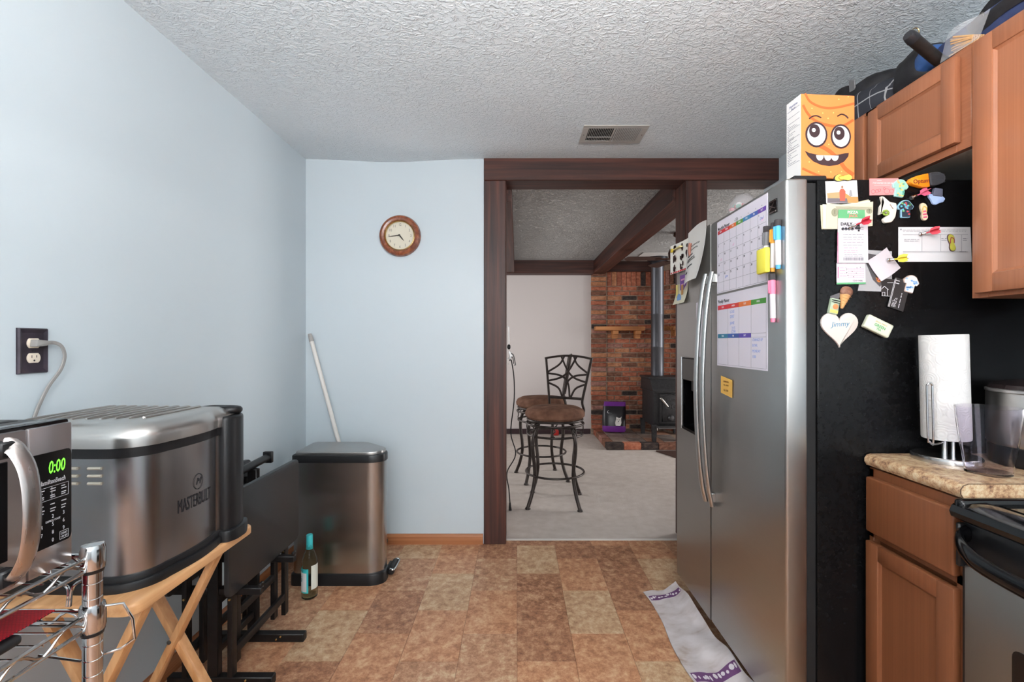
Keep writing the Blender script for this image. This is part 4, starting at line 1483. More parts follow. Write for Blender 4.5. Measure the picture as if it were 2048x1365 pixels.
# ------------------------------------------------------------------ leaning mop handle in the corner
mp = thing('mop', 'white mop handle leaning in the corner behind the trash can', 'mop', (-.86, 2.77, 0))
a_, b_ = Vector((-1.276, 2.862, 1.302)), Vector((-.905, 2.775, .06))
q = MB(); q.tube([a_ + (b_ - a_) * .03, b_], .0125, 14); q.build('pole', mat('pole_white', (224, 220, 214), .4), mp)
d_ = (b_ - a_).normalized()
q = MB(); q.tube([a_, a_ + d_ * .012, a_ + d_ * .05], lambda t: .0095 + .005 * t, 12); q.tube([a_ + d_ * .012 + Vector((0, -.013, 0)), a_ + d_ * .03 + Vector((0, -.014, 0))], .003, 6); q.build('hanging_cap', mat('cap_grey', (170, 166, 162), .5), mp)
q = MB(); q.box(-1.02, -.78, 2.745, 2.815, .035, .065, .008, 2); q.build('head', black_pl, mp)
q = MB(); q.box(-1.01, -.79, 2.74, 2.82, .0, .036, .01, 2); q.build('pad', mat('mop_pad', (190, 190, 186), .95), mp)

# ------------------------------------------------------------------ trash can
tc = thing('trash_can', 'stainless steel step trash can in the corner', 'trash can', (-.93, 2.52, 0))
plan = [(-1.158, 2.392), (-.745, 2.392), (-.694, 2.425), (-.694, 2.50), (-.845, 2.655), (-1.158, 2.655)]
PR = [.03, .04, .03, .03, .03, .03]


def grow(pts, d):
    cx, cy = -.925, 2.52
    return [(x + (d if x > cx else -d), y + (d if y > cy else -d)) for x, y in pts]


can_steel = steel('can_steel', (172, 170, 168), .26, .75, (2, 2, 300), .015)
MB().prism(rounded(plan, PR, 7), .05, .632).build('body', can_steel, tc)
MB().prism(rounded(grow(plan, .010), PR, 7), .0, .058, None, .008).build('base', black_pl, tc)
MB().prism(rounded(grow(plan, .006), PR, 7), .630, .668, None, .006).build('rim', black_pl, tc)
MB().prism(rounded(grow(plan, -.008), PR, 7), .668, .684, None, .006, 3).build('lid', steel('lid_steel', (170, 168, 166), .3, .3, (240, 2, 2), .05), tc)
q = MB(); q.box(-.685, -.655, 2.46, 2.58, .015, .055, .01, 3); q.box(-.70, -.67, 2.475, 2.565, .02, .045); pd = q.build('pedal', black_pl, tc)
q = MB(); q.tube([(-.672, 2.46, .050), (-.652, 2.462, .046), (-.648, 2.52, .046), (-.652, 2.578, .046), (-.672, 2.58, .050)], .005, 8, smooth=5); q.build('pedal_trim', chrome, pd)

# ------------------------------------------------------------------ bottle
bt = thing('wine_bottle', 'clear wine bottle with turquoise foil standing on the floor', 'bottle', (-1.017, 2.28, 0))
Mb = T(-1.017, 2.28, .001)
bgl = mat('pale_green_glass', (244, 250, 240), .02, trans=1.0, ior=1.16)
prof = [(.030, .0), (.0365, .006), (.0365, .17), (.034, .19), (.026, .215), (.017, .235), (.0145, .255), (.0140, .30)]
MB().lathe(prof + [(.0115, .30), (.0120, .255), (.0145, .237), (.0235, .214), (.0315, .188), (.034, .17), (.034, .012), (.010, .018)], 32, Mb).build('glass', bgl, bt)
teal = mat('turquoise_foil', (60, 186, 190), .35)
MB().lathe([(.0152, .237), (.0152, .302), (.0135, .306), (.003, .306)], 28, Mb, cap0=False).build('capsule', teal, bt)
q = MB(); q.tube([Mb @ Vector((.0158 * math.cos(a), .0158 * math.sin(a), .252 + .007 * math.sin((a + 1.1) * 6))) for a in [-2.1 + i * .1 for i in range(20)]], .0006, 4); q.build('capsule_emblem', mat('teal_dark', (30, 120, 130), .4), bt)


def wrap(r, z0, z1, a0, a1, n=14, th=.0004):
    return [[(r * math.cos(a0 + (a1 - a0) * i / n), r * math.sin(a0 + (a1 - a0) * i / n), z) for i in range(n + 1)] + [((r + th) * math.cos(a0 + (a1 - a0) * i / n), (r + th) * math.sin(a0 + (a1 - a0) * i / n), z) for i in range(n, -1, -1)] for z in (z0, z1)]


MB().rings(wrap(.0368, .035, .152, R(-185), R(-75)), M=Mb).build('label_border', teal, bt)
MB().rings(wrap(.0373, .042, .132, R(-180), R(-88)), M=Mb).build('label', mat('bottle_label', (226, 228, 228), .6), bt)
MB().rings(wrap(.0368, .05, .165, R(-55), R(25)), M=Mb).build('back_label', mat('back_label', (222, 226, 214), .6), bt)
q = MB(); q.text('BAREFOOT', .008, Mb @ T(-.0265, -.0268, .142) @ Matrix.Rotation(R(-45), 4, 'Z') @ Matrix.Rotation(R(90), 4, 'X')); q.build('label_text', mat('teal_dark', (30, 120, 130), .4), bt)
q = MB(); Mf_ = Mb @ T(-.0268, -.0268, .1) @ Matrix.Rotation(R(-45), 4, 'Z') @ Matrix.Rotation(R(90), 4, 'X')
q.prism(rounded([(-.004, -.012), (.002, -.013), (.006, 0), (.004, .010), (-.001, .008), (0, -.002)], .002, 3), 0, .0006, Mf_)
for k in range(4):
    q.prism(circle(-.001 + k * .0028, .014 + .001 * k, .0013, .0016, 8), 0, .0006, Mf_)
q.build('foot_emblem', mat('teal_dark', (30, 120, 130), .4), bt)

# ------------------------------------------------------------------ folded black tray tables on their stand
blk_w = noisy('black_painted_wood', [(.3, (20, 18, 18)), (.7, (30, 27, 27))], (40, 2, 40), 1, 3, .42, spec=.4)
blk_top = noisy('black_table_top', [(.3, (40, 41, 43)), (.7, (50, 51, 53))], (1, 1, 1), 4, 3, .38, spec=.45)
ts = thing('tray_table_stand', 'black wooden stand holding the folded tray tables', 'stand', (-1.08, 1.83, 0))
for y in (1.70, 1.95):
    q = MB(); q.box(-1.30 + .03, -.888, y - .016, y + .016, .0, .034, .003, 1); q.build('foot', blk_w, ts)
    q = MB(); q.box(-1.125, -1.085, y - .014, y + .014, .034, .72, .003, 1); q.build('upright', blk_w, ts)
    for x0_, x1_ in ((-1.085, -.93), (-1.275, -1.125)):
        q = MB(); q.box(x0_, x1_, y - .012, y + .012, .330, .356, .003, 1)
        q.box(x0_ if x0_ < -1.2 else x1_ - .012, x0_ + .012 if x0_ < -1.2 else x1_, y - .012, y + .012, .356, .372, .003, 1); q.build('peg', blk_w, ts)
    q = MB()
    for z in (.012, .024):
        q.lathe([(.0045, 0), (.0035, .002)], 10, frame((-1.02 + z * 1.5, y - .0162, z), (1, 0, 0), (0, 0, 1)))
    tag(q.build('screw_heads', brass, ts), kind='stuff')
q = MB(); q.box(-1.115, -1.095, 1.70, 1.95, .10, .13, .003, 1); q.build('stretcher', blk_w, ts)
q = MB(); q.tube([(-1.105, 1.68, .725), (-1.105, 1.90, .735), (-1.105, 2.06, .74)], .016, 12); q.build('handle', black_pl, ts)
q = MB(); q.box(-1.125, -1.085, 2.055, 2.075, .715, .765, .004, 2); q.build('handle_end', black_pl, ts)


def folded_tray(x, sgn, label):
    t = thing('tray_table', label, 'tray table', (x, 1.86, .03), group='folded black tray tables')
    P = rounded(rect(1.60, 2.115, .362, .722), .03, 4)
    q = MB(); q.prism(P, -.008, .008, frame((x, 0, 0), (0, 1, 0), (0, 0, 1)), .003, 2); q.build('tabletop', blk_top, t)
    xi = x - sgn * .026
    for y in (1.675, 2.055):
        q = MB(); q.bar((xi, y, .05), (xi, y, .66), .030, .018, (0, 1, 0), .002); q.build('leg', blk_w, t)
    for y in (1.735, 2.005):
        q = MB(); q.bar((xi - sgn * .021, y, .06), (xi - sgn * .021, y, .64), .030, .018, (0, 1, 0), .002); q.build('leg', blk_w, t)
    q = MB(); q.bar((xi, 1.69, .13), (xi, 2.04, .13), .03, .016, (0, 0, 1), .002); q.build('stretcher', blk_w, t)
    q = MB(); q.bar((xi - sgn * .021, 1.74, .24), (xi - sgn * .021, 1.99, .24), .03, .016, (0, 0, 1), .002); q.build('stretcher', blk_w, t)
    for y in (1.675, 2.055):
        q = MB(); q.lathe([(.005, 0), (.004, .003)], 10, frame((xi, y - .0152, .33), (1, 0, 0), (0, 0, 1))); q.build('bolt', brass, t)
    return t


folded_tray(-1.0, 1, 'folded black tray table facing the room beside the trash can')
folded_tray(-1.215, -1, 'folded black tray table on the wall side of its stand')

# ------------------------------------------------------------------ light wooden tray table under the cooker
lw_y = wood('beech_y', (196, 142, 92), (226, 176, 126), 'y', 40, .4, .06, coat=.3)
lw_z = wood('beech_z', (190, 136, 86), (222, 172, 122), 'z', 40, .4, .06, coat=.3)
TZ = .655
wt = thing('wooden_tray_table', 'light wooden folding tray table under the cooker', 'tray table', (-1.08, 1.28, 0))
MB().prism(rounded(rect(-1.295, -.862, 1.045, 1.53), .035, 6), TZ - .024, TZ, None, .007, 3).build('tabletop', lw_y, wt)
for k, y in enumerate((1.098, 1.36)):
    q = MB(); q.bar((-.878, y, TZ - .026), (-1.185, y, .0), .035, .018, (0, 1, 0), .002); l1 = q.build('leg', lw_z, wt)
    y2 = y + (.021 if k == 0 else .021)
    q = MB(); q.bar((-1.145, y2, TZ - .03), (-.80, y2, .0), .035, .018, (0, 1, 0), .002); q.build('leg', lw_z, wt)
    q = MB(); q.lathe([(.006, 0), (.006, .002), (.003, .003)], 12, frame((-1.004, y - .018, .383), (1, 0, 0), (0, 0, 1))); q.build('bolt', mat('bolt_steel', (120, 116, 112), .35, 1.0), wt)
for x, z, yy in ((-1.17, .03, (1.098, 1.36)), (-.82, .03, (1.12, 1.381))):
    q = MB(); q.bar((x, yy[0], z + .04), (x, yy[1], z + .04), .03, .016, (0, 0, 1), .002); q.build('stretcher', lw_y, wt)
q = MB(); q.bar((-.905, 1.12, TZ - .034), (-.905, 1.35, TZ - .034), .018, .018, (0, 0, 1), .002); q.build('cleat', lw_y, wt)

# ------------------------------------------------------------------ indoor cooker
ckr = thing('electric_cooker', 'large stainless indoor cooker with black end and ribbed lid', 'cooker', (-1.08, 1.29, TZ))
ck_steel = steel('cooker_steel', (166, 167, 170), .24, .75, (2, 2, 300), .015)
ck_lid = steel('cooker_lid_steel', (206, 203, 199), .30, .3, (3, 160, 3), .02)


def ck_plan(d):
    """plan outline of the cooker: bowed room side, square wall side"""
    pts = [(-1.268 - d, 1.46 + d), (-1.268 - d, 1.115 - d), (-1.02, 1.105 - d)]
    # big round near corner then bowed front
    for a in range(0, 91, 9):
        t = R(a)
        pts.append((-.975 + (.080 + d) * math.sin(t), 1.185 - (.080 + d) * math.cos(t)))
    for k in range(1, 9):
        u = k / 8
        pts.append((-.895 + d + .013 * math.sin(u * math.pi * .9), 1.185 + u * .19))
    pts += [(-.885 + d, 1.385), (-.885 + d, 1.46 + d)]
    return pts


MB().prism(ck_plan(.014), TZ, TZ + .022, None, .006, 2).prism(ck_plan(.006), TZ + .02, TZ + .036, None, .004, 2).build('base', black_pl, ckr)
MB().prism(ck_plan(0), TZ + .034, TZ + .318).build('body', ck_steel, ckr)
MB().prism(ck_plan(.004), TZ + .318, TZ + .342).build('lid_gasket', black_pl, ckr)
q = MB()
R0, R1, R2, R3 = ck_plan(.007), ck_plan(.005), ck_plan(-.012), ck_plan(-.035)
q.rings([[(x, y, z) for x, y in P] for P, z in ((R0, TZ + .342), (R0, TZ + .362), (R1, TZ + .374), (R2, TZ + .392), (R3, TZ + .398))])
lid = q.build('lid', ck_lid, ckr)
for k in range(9):
    x = -1.235 + k * .034
    q = MB(); q.tube([(x, 1.17 + .004 * k, TZ + .3985), (x, 1.20, TZ + .4005), (x, 1.41, TZ + .4005), (x, 1.43 - .002 * k, TZ + .3985)], .0034, 8); q.build('rib', ck_lid, lid)
# black end with grip
P = rounded([(-.955, 1.385), (-.868, 1.385), (-.856, 1.41), (-.856, 1.45), (-.875, 1.49), (-.955, 1.49)], .014, 4)
MB().prism(P, TZ + .03, TZ + .372, None, .01, 3).build('end_panel', black_pl, ckr)
Pb = rounded([(-.96, 1.378), (-.862, 1.378), (-.846, 1.405), (-.846, 1.455), (-.868, 1.50), (-.96, 1.50)], .014, 4)
MB().prism(Pb, TZ, TZ + .034, None, .006, 2).build('end_base', black_pl, ckr)
q = MB()
q.tube([(-.975, 1.44, TZ + .384), (-.90, 1.435, TZ + .386), (-.876, 1.455, TZ + .384), (-.90, 1.485, TZ + .382), (-.97, 1.488, TZ + .382)], lambda t: (.012, .013), 10, closed=True, smooth=5, flat=(0, 0, 1))
q.build('lid_handle', black_pl, ckr)
slot_m = mat('louver_bright', (214, 206, 190), .3, .6)
for i, x in enumerate((-1.075, -1.018)):
    for j in range(3):
        q = MB(); q.tube([(x, 1.1035, TZ + .295 - j * .018), (x + .032, 1.1035, TZ + .295 - j * .018)], .0035, 8); q.build('vent_louver', slot_m, ckr)
def on_front(q):
    """lay flat lettering onto the bowed front"""
    for v in q.b.verts:
        u = (v.co.y - 1.185) / .19
        v.co.x = -.895 + .013 * math.sin(u * math.pi * .9) + .0009 + (.0002 if v.co.x > -.8779 else 0)
    return q


Ml = frame((-.8800, 1.28, TZ + .160), (0, 1, 0), (0, 0, 1))
q = MB(); q.text('MASTERBUILT', .050, Ml @ T(0, 0, .002), sx=.40); on_front(q).build('lettering', ink, ckr)
q = MB(); q.tube([Ml @ Vector((.007 + .018 * math.cos(a * .26), .050 + .021 * math.sin(a * .26), .002)) for a in range(24)], .0009, 5, closed=True); q.text('M', .026, Ml @ T(.007, .050, .002), shear=.35); on_front(q).build('emblem', ink, ckr)

# ------------------------------------------------------------------ wire shelf unit
sh = thing('wire_shelf_unit', 'chrome wire shelf unit carrying the microwave', 'shelf unit', (-.95, .52, 0))
PX, PY = -.71, .778
PXB, PYB = -1.20, .25
for (x, y) in ((PX, PY), (PXB, PY), (PX, PYB), (PXB, PYB)):
    q = MB()
    prof = [(.0125, 0), (.0125, .90)]
    pr = [(.0135, 0)]
    z = .03
    while z < .89:
        pr += [(.0135, z), (.0125, z + .0008), (.0125, z + .0022), (.0135, z + .003)]
        z += .0254
    pr += [(.0135, .895)]
    q.lathe(pr, 16, T(x, y, .006)); q.build('post', chrome, sh)
    q = MB(); q.lathe([(.0165, .872), (.0172, .88), (.0172, .905), (.015, .912), (.004, .9135)], 20, T(x, y, 0)); q.build('post_cap', chrome, sh)
    q = MB(); q.lathe([(.015, .866), (.0168, .872)], 16, T(x, y, 0)); q.build('clip_sleeve', black_pl, sh)
    q = MB(); q.lathe([(.016, .768), (.018, .776), (.018, .805), (.0165, .812)], 20, T(x, y, 0)); q.build('collar', chrome, sh)
    q = MB(); q.lathe([(.015, .762), (.0168, .768)], 16, T(x, y, 0)); q.build('clip_sleeve', black_pl, sh)
    q = MB(); q.lathe([(.018, 0), (.016, .02), (.0135, .022)], 14, T(x, y, 0)); q.build('levelling_foot', black_pl, sh)


def wire_shelf(zt, zb):
    for (a, b) in (((PX, PY), (PX, PYB)), ((PX, PY), (PXB, PY)), ((PX, PYB), (PXB, PYB)), ((PXB, PY), (PXB, PYB))):
        a3, b3 = Vector((a[0], a[1], 0)), Vector((b[0], b[1], 0))
        for z in (zt, zb):
            q = MB(); q.tube([a3 + Vector((0, 0, z)), b3 + Vector((0, 0, z))], .0032, 8); q.build('rail_wire', chrome, sh)
        n = 7
        pts = []
        for i in range(2 * n + 1):
            p = a3 + (b3 - a3) * ((i + .25) / (2 * n + .5))
            pts.append(p + Vector((0, 0, zt - .001 if i % 2 else zb + .001)))
        q = MB(); q.tube(pts, .0024, 6, smooth=3); q.build('zigzag_wire', chrome, sh)
    for k in range(17):
        y = PYB + .02 + k * (PY - PYB - .04) / 16
        q = MB(); q.tube([(PX, y, zt - .006), (PXB, y, zt - .006)], .0016, 6); q.build('deck_wire', chrome, sh)
    for k in range(1, 4):
        x = PX + (PXB - PX) * k / 4
        q = MB(); q.tube([(x, PYB, zt - .0095), (x, PY, zt - .0095)], .0026, 6); q.build('cross_wire', chrome, sh)


wire_shelf(.893, .872)
wire_shelf(.800, .776)
q = MB(); q.tube([(PX + .014, PY + .004, .806), (PX + .034, PY + .02, .802), (PX + .042, PY + .03, .77), (PX + .046, PY + .03, .735), (PX + .030, PY + .02, .724), (PX - .02, PY, .716), (PX - .09, PY, .726)], .0022, 8)
q.build('hook_wire', chrome, sh)
q = MB()
q.tube([(PX - .075, PY + .003, .872), (PX - .072, PY + .003, .852), (PX - .045, PY + .003, .838), (PX - .045, PY + .003, .806)], .0024, 8, smooth=4)
q.tube([(PX - .005, PY + .003, .856), (PX - .035, PY + .003, .840), (PX - .041, PY + .003, .806)], .0024, 8, smooth=4)
q.build('brace_wire', chrome, sh)

# microwave
MX, MY0, MY1, MZ0, MZ1 = -.735, .36, .770, .889, 1.123
mw = thing('microwave', 'stainless and black microwave oven with a green clock display', 'microwave', (-.9, .56, MZ0))
mst = steel('microwave_steel', (196, 192, 192), .3, .4, (2, 240, 2), .05)
q = MB(); q.box(-1.06, MX - .035, MY0, MY1 - .002, MZ0, MZ1, .006, 2); q.build('housing', mat('microwave_black', (20, 20, 22), .3), mw)
q = MB(); q.box(MX - .036, MX - .006, MY0, MY1, MZ0 - .002, MZ1 + .002, .004, 2); q.build('front_frame', black_gl, mw)
for y in (.40, .73):
    for x in (-1.03, -.79):
        q = MB(); q.lathe([(.012, 0), (.014, .006)], 12, T(x, y, MZ0 - .0005)); q.build('foot', black_pl, mw)
SY = .699
q = MB(); q.box(MX - .02, MX, SY + .001, MY1 - .001, MZ0, MZ1 - .004, .003, 2); cp_ = q.build('control_panel', mst, mw)
q = MB(); q.box(MX - .02, MX, MY0, SY - .001, MZ0, MZ1 - .004, .003, 2); dd = q.build('door', mst, mw)
q = MB(); q.box(MX - .002, MX + .001, MY0 + .05, SY - .028, MZ0 + .045, MZ1 - .045, .001, 1); q.build('window', black_gl, dd)
Mm = frame((MX, SY - .002, MZ0), (0, 1, 0), (0, 0, 1)) @ Matrix.Scale(.74, 4, (1, 0, 0))
q = MB(); q.prism(rounded(rect(.004, .093, .040, .188), .010, 4), -.001, .0012, Mm); q.build('keypad', black_gl, cp_)
lcd = mat('display_green', (90, 250, 60), .4, emit=(110, 255, 50), estr=1.6)
q = MB(); q.text('0:00', .0285, Mm @ T(.060, .163, .0014), sx=.75, shear=.12); q.build('display_digits', lcd, cp_)
wpr = mat('keypad_print', (176, 176, 180), .5)
q = MB(); q.text('HamiltonBeach', .011, Mm @ T(.050, .1415, .0014), shear=.2, sx=.85)
for (a, b, c, d) in ((.014, .086, .113, .134), ):
    for (x0, x1, y0, y1) in ((a, b, c, c + .0006), (a, b, d - .0006, d), (a, a + .0006, c, d), (b - .0006, b, c, d), (.049, .0496, c, d)):
        q.box(x0, x1, y0, y1, .0012, .0015, M=Mm)
rk = random.Random(2)
for j, y in enumerate((.129, .125, .119, .116, .105, .098, .094)):
    for x in (.022, .046, .070):
        q.box(x, x + rk.uniform(.008, .012), y, y + .0016, .0012, .0015, M=Mm)
for j, row in enumerate((('1', '2', '3'), ('4', '5', '6'), ('7', '8', '9'), ('', '0', ''))):
    for i, s_ in enumerate(row):
        if s_:
            q.text(s_, .0085, Mm @ T(.028 + i * .0235, .086 - j * .0125, .0014))
q.text('EXPRESS COOK', .0045, Mm @ T(.052, .0795, .0014))
for (x0, x1, y0, y1) in ((.066, .086, .044, .0446), (.066, .086, .0564, .057), (.066, .0666, .044, .057), (.0854, .086, .044, .057)):
    q.box(x0, x1, y0, y1, .0012, .0015, M=Mm)
q.text('START', .0052, Mm @ T(.076, .0525, .0014)); q.text('+30 SEC', .0045, Mm @ T(.076, .0475, .0014))
tag(q.build('keypad_print', wpr, cp_), kind='stuff')
q = MB()
hy = SY - .034
q.tube([(MX + .002, hy - .004, MZ1 - .022), (MX + .018, hy, MZ1 - .026), (MX + .032, hy + .004, MZ1 - .06), (MX + .038, hy + .004, (MZ0 + MZ1) / 2), (MX + .032, hy + .004, MZ0 + .06), (MX + .018, hy, MZ0 + .026), (MX + .002, hy - .004, MZ0 + .02)],
       lambda t: (.0045, .0135), 12, smooth=6, flat=(1, 0, 0))
q.build('handle', steel('microwave_handle', (196, 188, 184), .28, .3, (120, 120, 3), .05), dd)
for z in (MZ1 - .026, MZ0 + .026):
    q = MB(); q.box(MX - .002, MX + .016, hy - .018, hy + .006, z - .012, z + .012, .003, 1); q.build('handle_mount', black_pl, dd)
q = MB()
for k in range(7):
    q.box(-1.0 + k * .03, -.985 + k * .03, MY1 - .06, MY1 - .02, MZ1 - .001, MZ1 + .0006)
tag(q.build('top_vents', black_mt, mw), kind='stuff')

# things on the lower shelf
red_m = mat('red_woven', (176, 18, 34), .7)
t_nt = NT(red_m)
mp_ = t_nt.coords((90, 90, 90)); ch = t_nt.n('ShaderNodeTexBrick'); ch.inputs['Color1'].default_value = lin((186, 16, 34)); ch.inputs['Color2'].default_value = lin((168, 14, 30)); ch.inputs['Mortar'].default_value = lin((92, 8, 18))
ch.inputs['Scale'].default_value = 1.0; ch.inputs['Mortar Size'].default_value = .03
t_nt.l(mp_, 0, ch, 'Vector'); t_nt.l(ch, 0, t_nt.b, 'Base Color')
q = MB(); q.sheet(.30, .22, lambda u, v: (0, .01 * u, .002 * math.sin(5 * v) * u), 10, 10, .002, T(-1.05, .525, .8155))
tag(q.build('red_placemat', red_m), 'red woven placemat lying on the lower wire shelf', 'placemat')
q = MB(); q.box(-1.06, -.742, .40, .70, .797, .812, .006, 3); q.box(-.745, -.725, .46, .60, .802, .810, .003, 2)
tag(q.build('baking_dish', mat('black_dish', (24, 24, 26), .5)), 'black baking dish beneath the red placemat', 'dish')
q = MB(); q.ellipsoid((-.93, .62, .10 + .25), .12, .15, .25, n=20, f=lambda p: p * (1 + .05 * math.sin(6 * p.x + 4 * p.z) + .04 * math.sin(9 * p.y)))
for_bag = q.build('duffel_bag', noisy('dark_fabric', [(.3, (30, 30, 34)), (.7, (52, 52, 58))], (1, 1, 1), 14, 4, .8)); tag(for_bag, 'dark fabric bag under the wire shelves', 'bag')
for_bag.location.z = 0.102
# a bottom shelf carries the bag
for k in range(1):
    for y in (PYB, PY):
        q = MB(); q.tube([(PX, y, .10), (PXB, y, .10)], .0032, 8); q.build('rail_wire', chrome, sh)
    for x in (PX, PXB):
        q = MB(); q.tube([(x, PYB, .10), (x, PY, .10)], .0032, 8); q.build('rail_wire', chrome, sh)
    for j in range(17):
        y = PYB + .02 + j * (PY - PYB - .04) / 16
        q = MB(); q.tube([(PX, y, .099), (PXB, y, .099)], .0016, 6); q.build('deck_wire', chrome, sh)

# ------------------------------------------------------------------ cabinets on the right
cab_v = wood('cabinet_wood_v', (152, 96, 66), (165, 107, 76), 'z', 140, .35, .02, coat=.25)
cab_h = wood('cabinet_wood_h', (152, 96, 66), (165, 107, 76), 'y', 140, .35, .02, coat=.25)
cab_in = mat('cabinet_underside', (196, 172, 136), .6)


def cab_door(parent, x, y0, y1, z0, z1, w=.045, th=.02, name='door', label=None, mt=None):
    mt = mt or cab_v
    """framed door whose face looks to -x, front at x"""
    q = MB()
    q.box(x, x + th, y0, y0 + w, z0, z1, .003, 2)
    q.box(x, x + th, y1 - w, y1, z0, z1, .003, 2)
    q.box(x + .0003, x + th, y0 + w - .001, y1 - w + .001, z0, z0 + w, .003, 2)
    q.box(x + .0003, x + th, y0 + w - .001, y1 - w + .001, z1 - w, z1, .003, 2)
    d = q.build(name, mt, parent)
    q = MB()
    a, b, c, e = y0 + w - .001, y1 - w + .001, z0 + w - .001, z1 - w + .001
    s_ = .008
    q.rings([[(x + .003, p, r) for p, r in ((a, c), (b, c), (b, e), (a, e))], [(x + .008, p, r) for p, r in ((a + s_, c + s_), (b - s_, c + s_), (b - s_, e - s_), (a + s_, e - s_))]], cap0=False, cap1=True)
    q.build('panel', mt, d, smooth=10)
    if label:
        tag(d, label)
    return d


CX = 1.29
CT = 2.087
ofc = thing('wall_cabinet', 'low brown wooden cabinet with two doors above the refrigerator', 'cabinet', (1.45, 1.67, 1.80))
q = MB()
q.box(CX + .002, 1.618, 1.302, 1.318, 1.80, CT); q.box(CX + .002, 1.618, 2.024, 2.04, 1.80, CT)
q.box(CX + .002, 1.618, 1.318, 2.024, CT - .015, CT); q.box(1.605, 1.618, 1.318, 2.024, 1.815, CT - .015)
q.build('carcass', cab_h, ofc)
q = MB(); q.box(CX + .004, 1.605, 1.318, 2.024, 1.80, 1.815); q.build('bottom_panel', mat('pale_panel', (214, 210, 200), .5), ofc)
q = MB(); q.box(CX - .018, CX + .003, 1.302, 1.345, 1.80, CT, .001, 1); q.box(CX - .018, CX + .003, 1.645, 1.695, 1.80, CT, .001, 1); q.box(CX - .018, CX + .003, 2.0, 2.04, 1.80, CT, .001, 1)
q.box(CX - .018, CX + .003, 1.345, 2.0, 1.80, 1.84, .001, 1); q.box(CX - .018, CX + .003, 1.345, 2.0, CT - .04, CT, .001, 1)
q.build('face_frame', cab_h, ofc)
cab_door(ofc, CX - .039, 1.330, 1.660, 1.822, CT - .018)
cab_door(ofc, CX - .039, 1.680, 2.012, 1.822, CT - .018)

tal = thing('wall_cabinet', 'tall brown wooden wall cabinet above the countertop', 'cabinet', (1.45, 1.08, 1.37))
q = MB(); q.box(CX + .002, 1.618, .87, 1.300, 1.372, CT); q.build('carcass', cab_v, tal)
q = MB(); q.box(CX - .018, CX + .003, 1.255, 1.300, 1.372, CT, .001, 1); q.box(CX - .018, CX + .003, .87, .91, 1.372, CT, .001, 1)
q.box(CX - .018, CX + .003, .91, 1.255, 1.372, 1.41, .001, 1); q.box(CX - .018, CX + .003, .91, 1.255, CT - .04, CT, .001, 1); q.build('face_frame', cab_v, tal)
cab_door(tal, CX - .039, .885, 1.275, 1.384, CT - .014, .05)

base_v = wood('base_cabinet_wood', (112, 66, 40), (124, 75, 47), 'z', 140, .42, .02)  # darker brown than the wall cabinet wood
bc = thing('base_cabinet', 'narrow dark brown base cabinet between refrigerator and range', 'cabinet', (1.34, 1.225, 0))
BXF = 1.056
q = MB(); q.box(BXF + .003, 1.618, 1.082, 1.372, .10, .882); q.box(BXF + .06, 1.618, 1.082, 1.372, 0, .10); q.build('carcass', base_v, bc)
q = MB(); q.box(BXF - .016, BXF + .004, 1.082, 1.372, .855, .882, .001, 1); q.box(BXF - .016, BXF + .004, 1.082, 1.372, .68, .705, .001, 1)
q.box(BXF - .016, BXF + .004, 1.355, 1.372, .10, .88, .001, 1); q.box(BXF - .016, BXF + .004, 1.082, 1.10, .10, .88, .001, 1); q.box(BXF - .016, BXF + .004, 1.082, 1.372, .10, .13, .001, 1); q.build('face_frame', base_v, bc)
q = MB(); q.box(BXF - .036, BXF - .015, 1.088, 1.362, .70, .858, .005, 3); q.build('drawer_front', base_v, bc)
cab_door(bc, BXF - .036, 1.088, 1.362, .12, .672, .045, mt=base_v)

granite = mat('laminate_granite', (190, 170, 140), .28, coat=.2)
t = NT(granite)
mp = t.coords((1, 1, 1))
n1 = t.n('ShaderNodeTexNoise'); n1.inputs['Scale'].default_value = 38; n1.inputs['Detail'].default_value = 10; n1.inputs['Roughness'].default_value = .82; n1.inputs['Distortion'].default_value = .15
t.l(mp, 0, n1, 'Vector')
r1 = t.ramp([(.36, (74, 54, 44)), (.43, (138, 102, 78)), (.50, (188, 152, 116)), (.57, (204, 182, 148)), (.66, (216, 204, 178))])
t.l(n1, 0, r1, 0); t.l(r1, 0, t.b, 'Base Color')
q = MB()
ct = thing('countertop', 'speckled tan laminate countertop beside the refrigerator', 'countertop', (1.3, 1.22, .88))
prof = [(1.62, .884), (1.048, .884), (1.034, .888), (1.028, .898), (1.028, .908), (1.034, .917), (1.046, .921), (1.62, .921)]
q.prism([(x, z) for x, z in prof], 0, .298, frame((0, 1.078, 0), (1, 0, 0), (0, 0, 1)) @ Matrix.Scale(-1, 4, (0, 0, 1)))
q.build('slab', granite, ct)
q = MB(); q.prism([(x, z) for x, z in prof], 0, .0016, frame((0, 1.0778, 0), (1, 0, 0), (0, 0, 1))); q.build('end_cap', granite, ct)
q = MB(); q.tube([(x, 1.0772, z) for x, z in prof[1:8]], .0012, 6); q.build('end_seam', mat('seam_brown', (90, 66, 50), .5), ct)

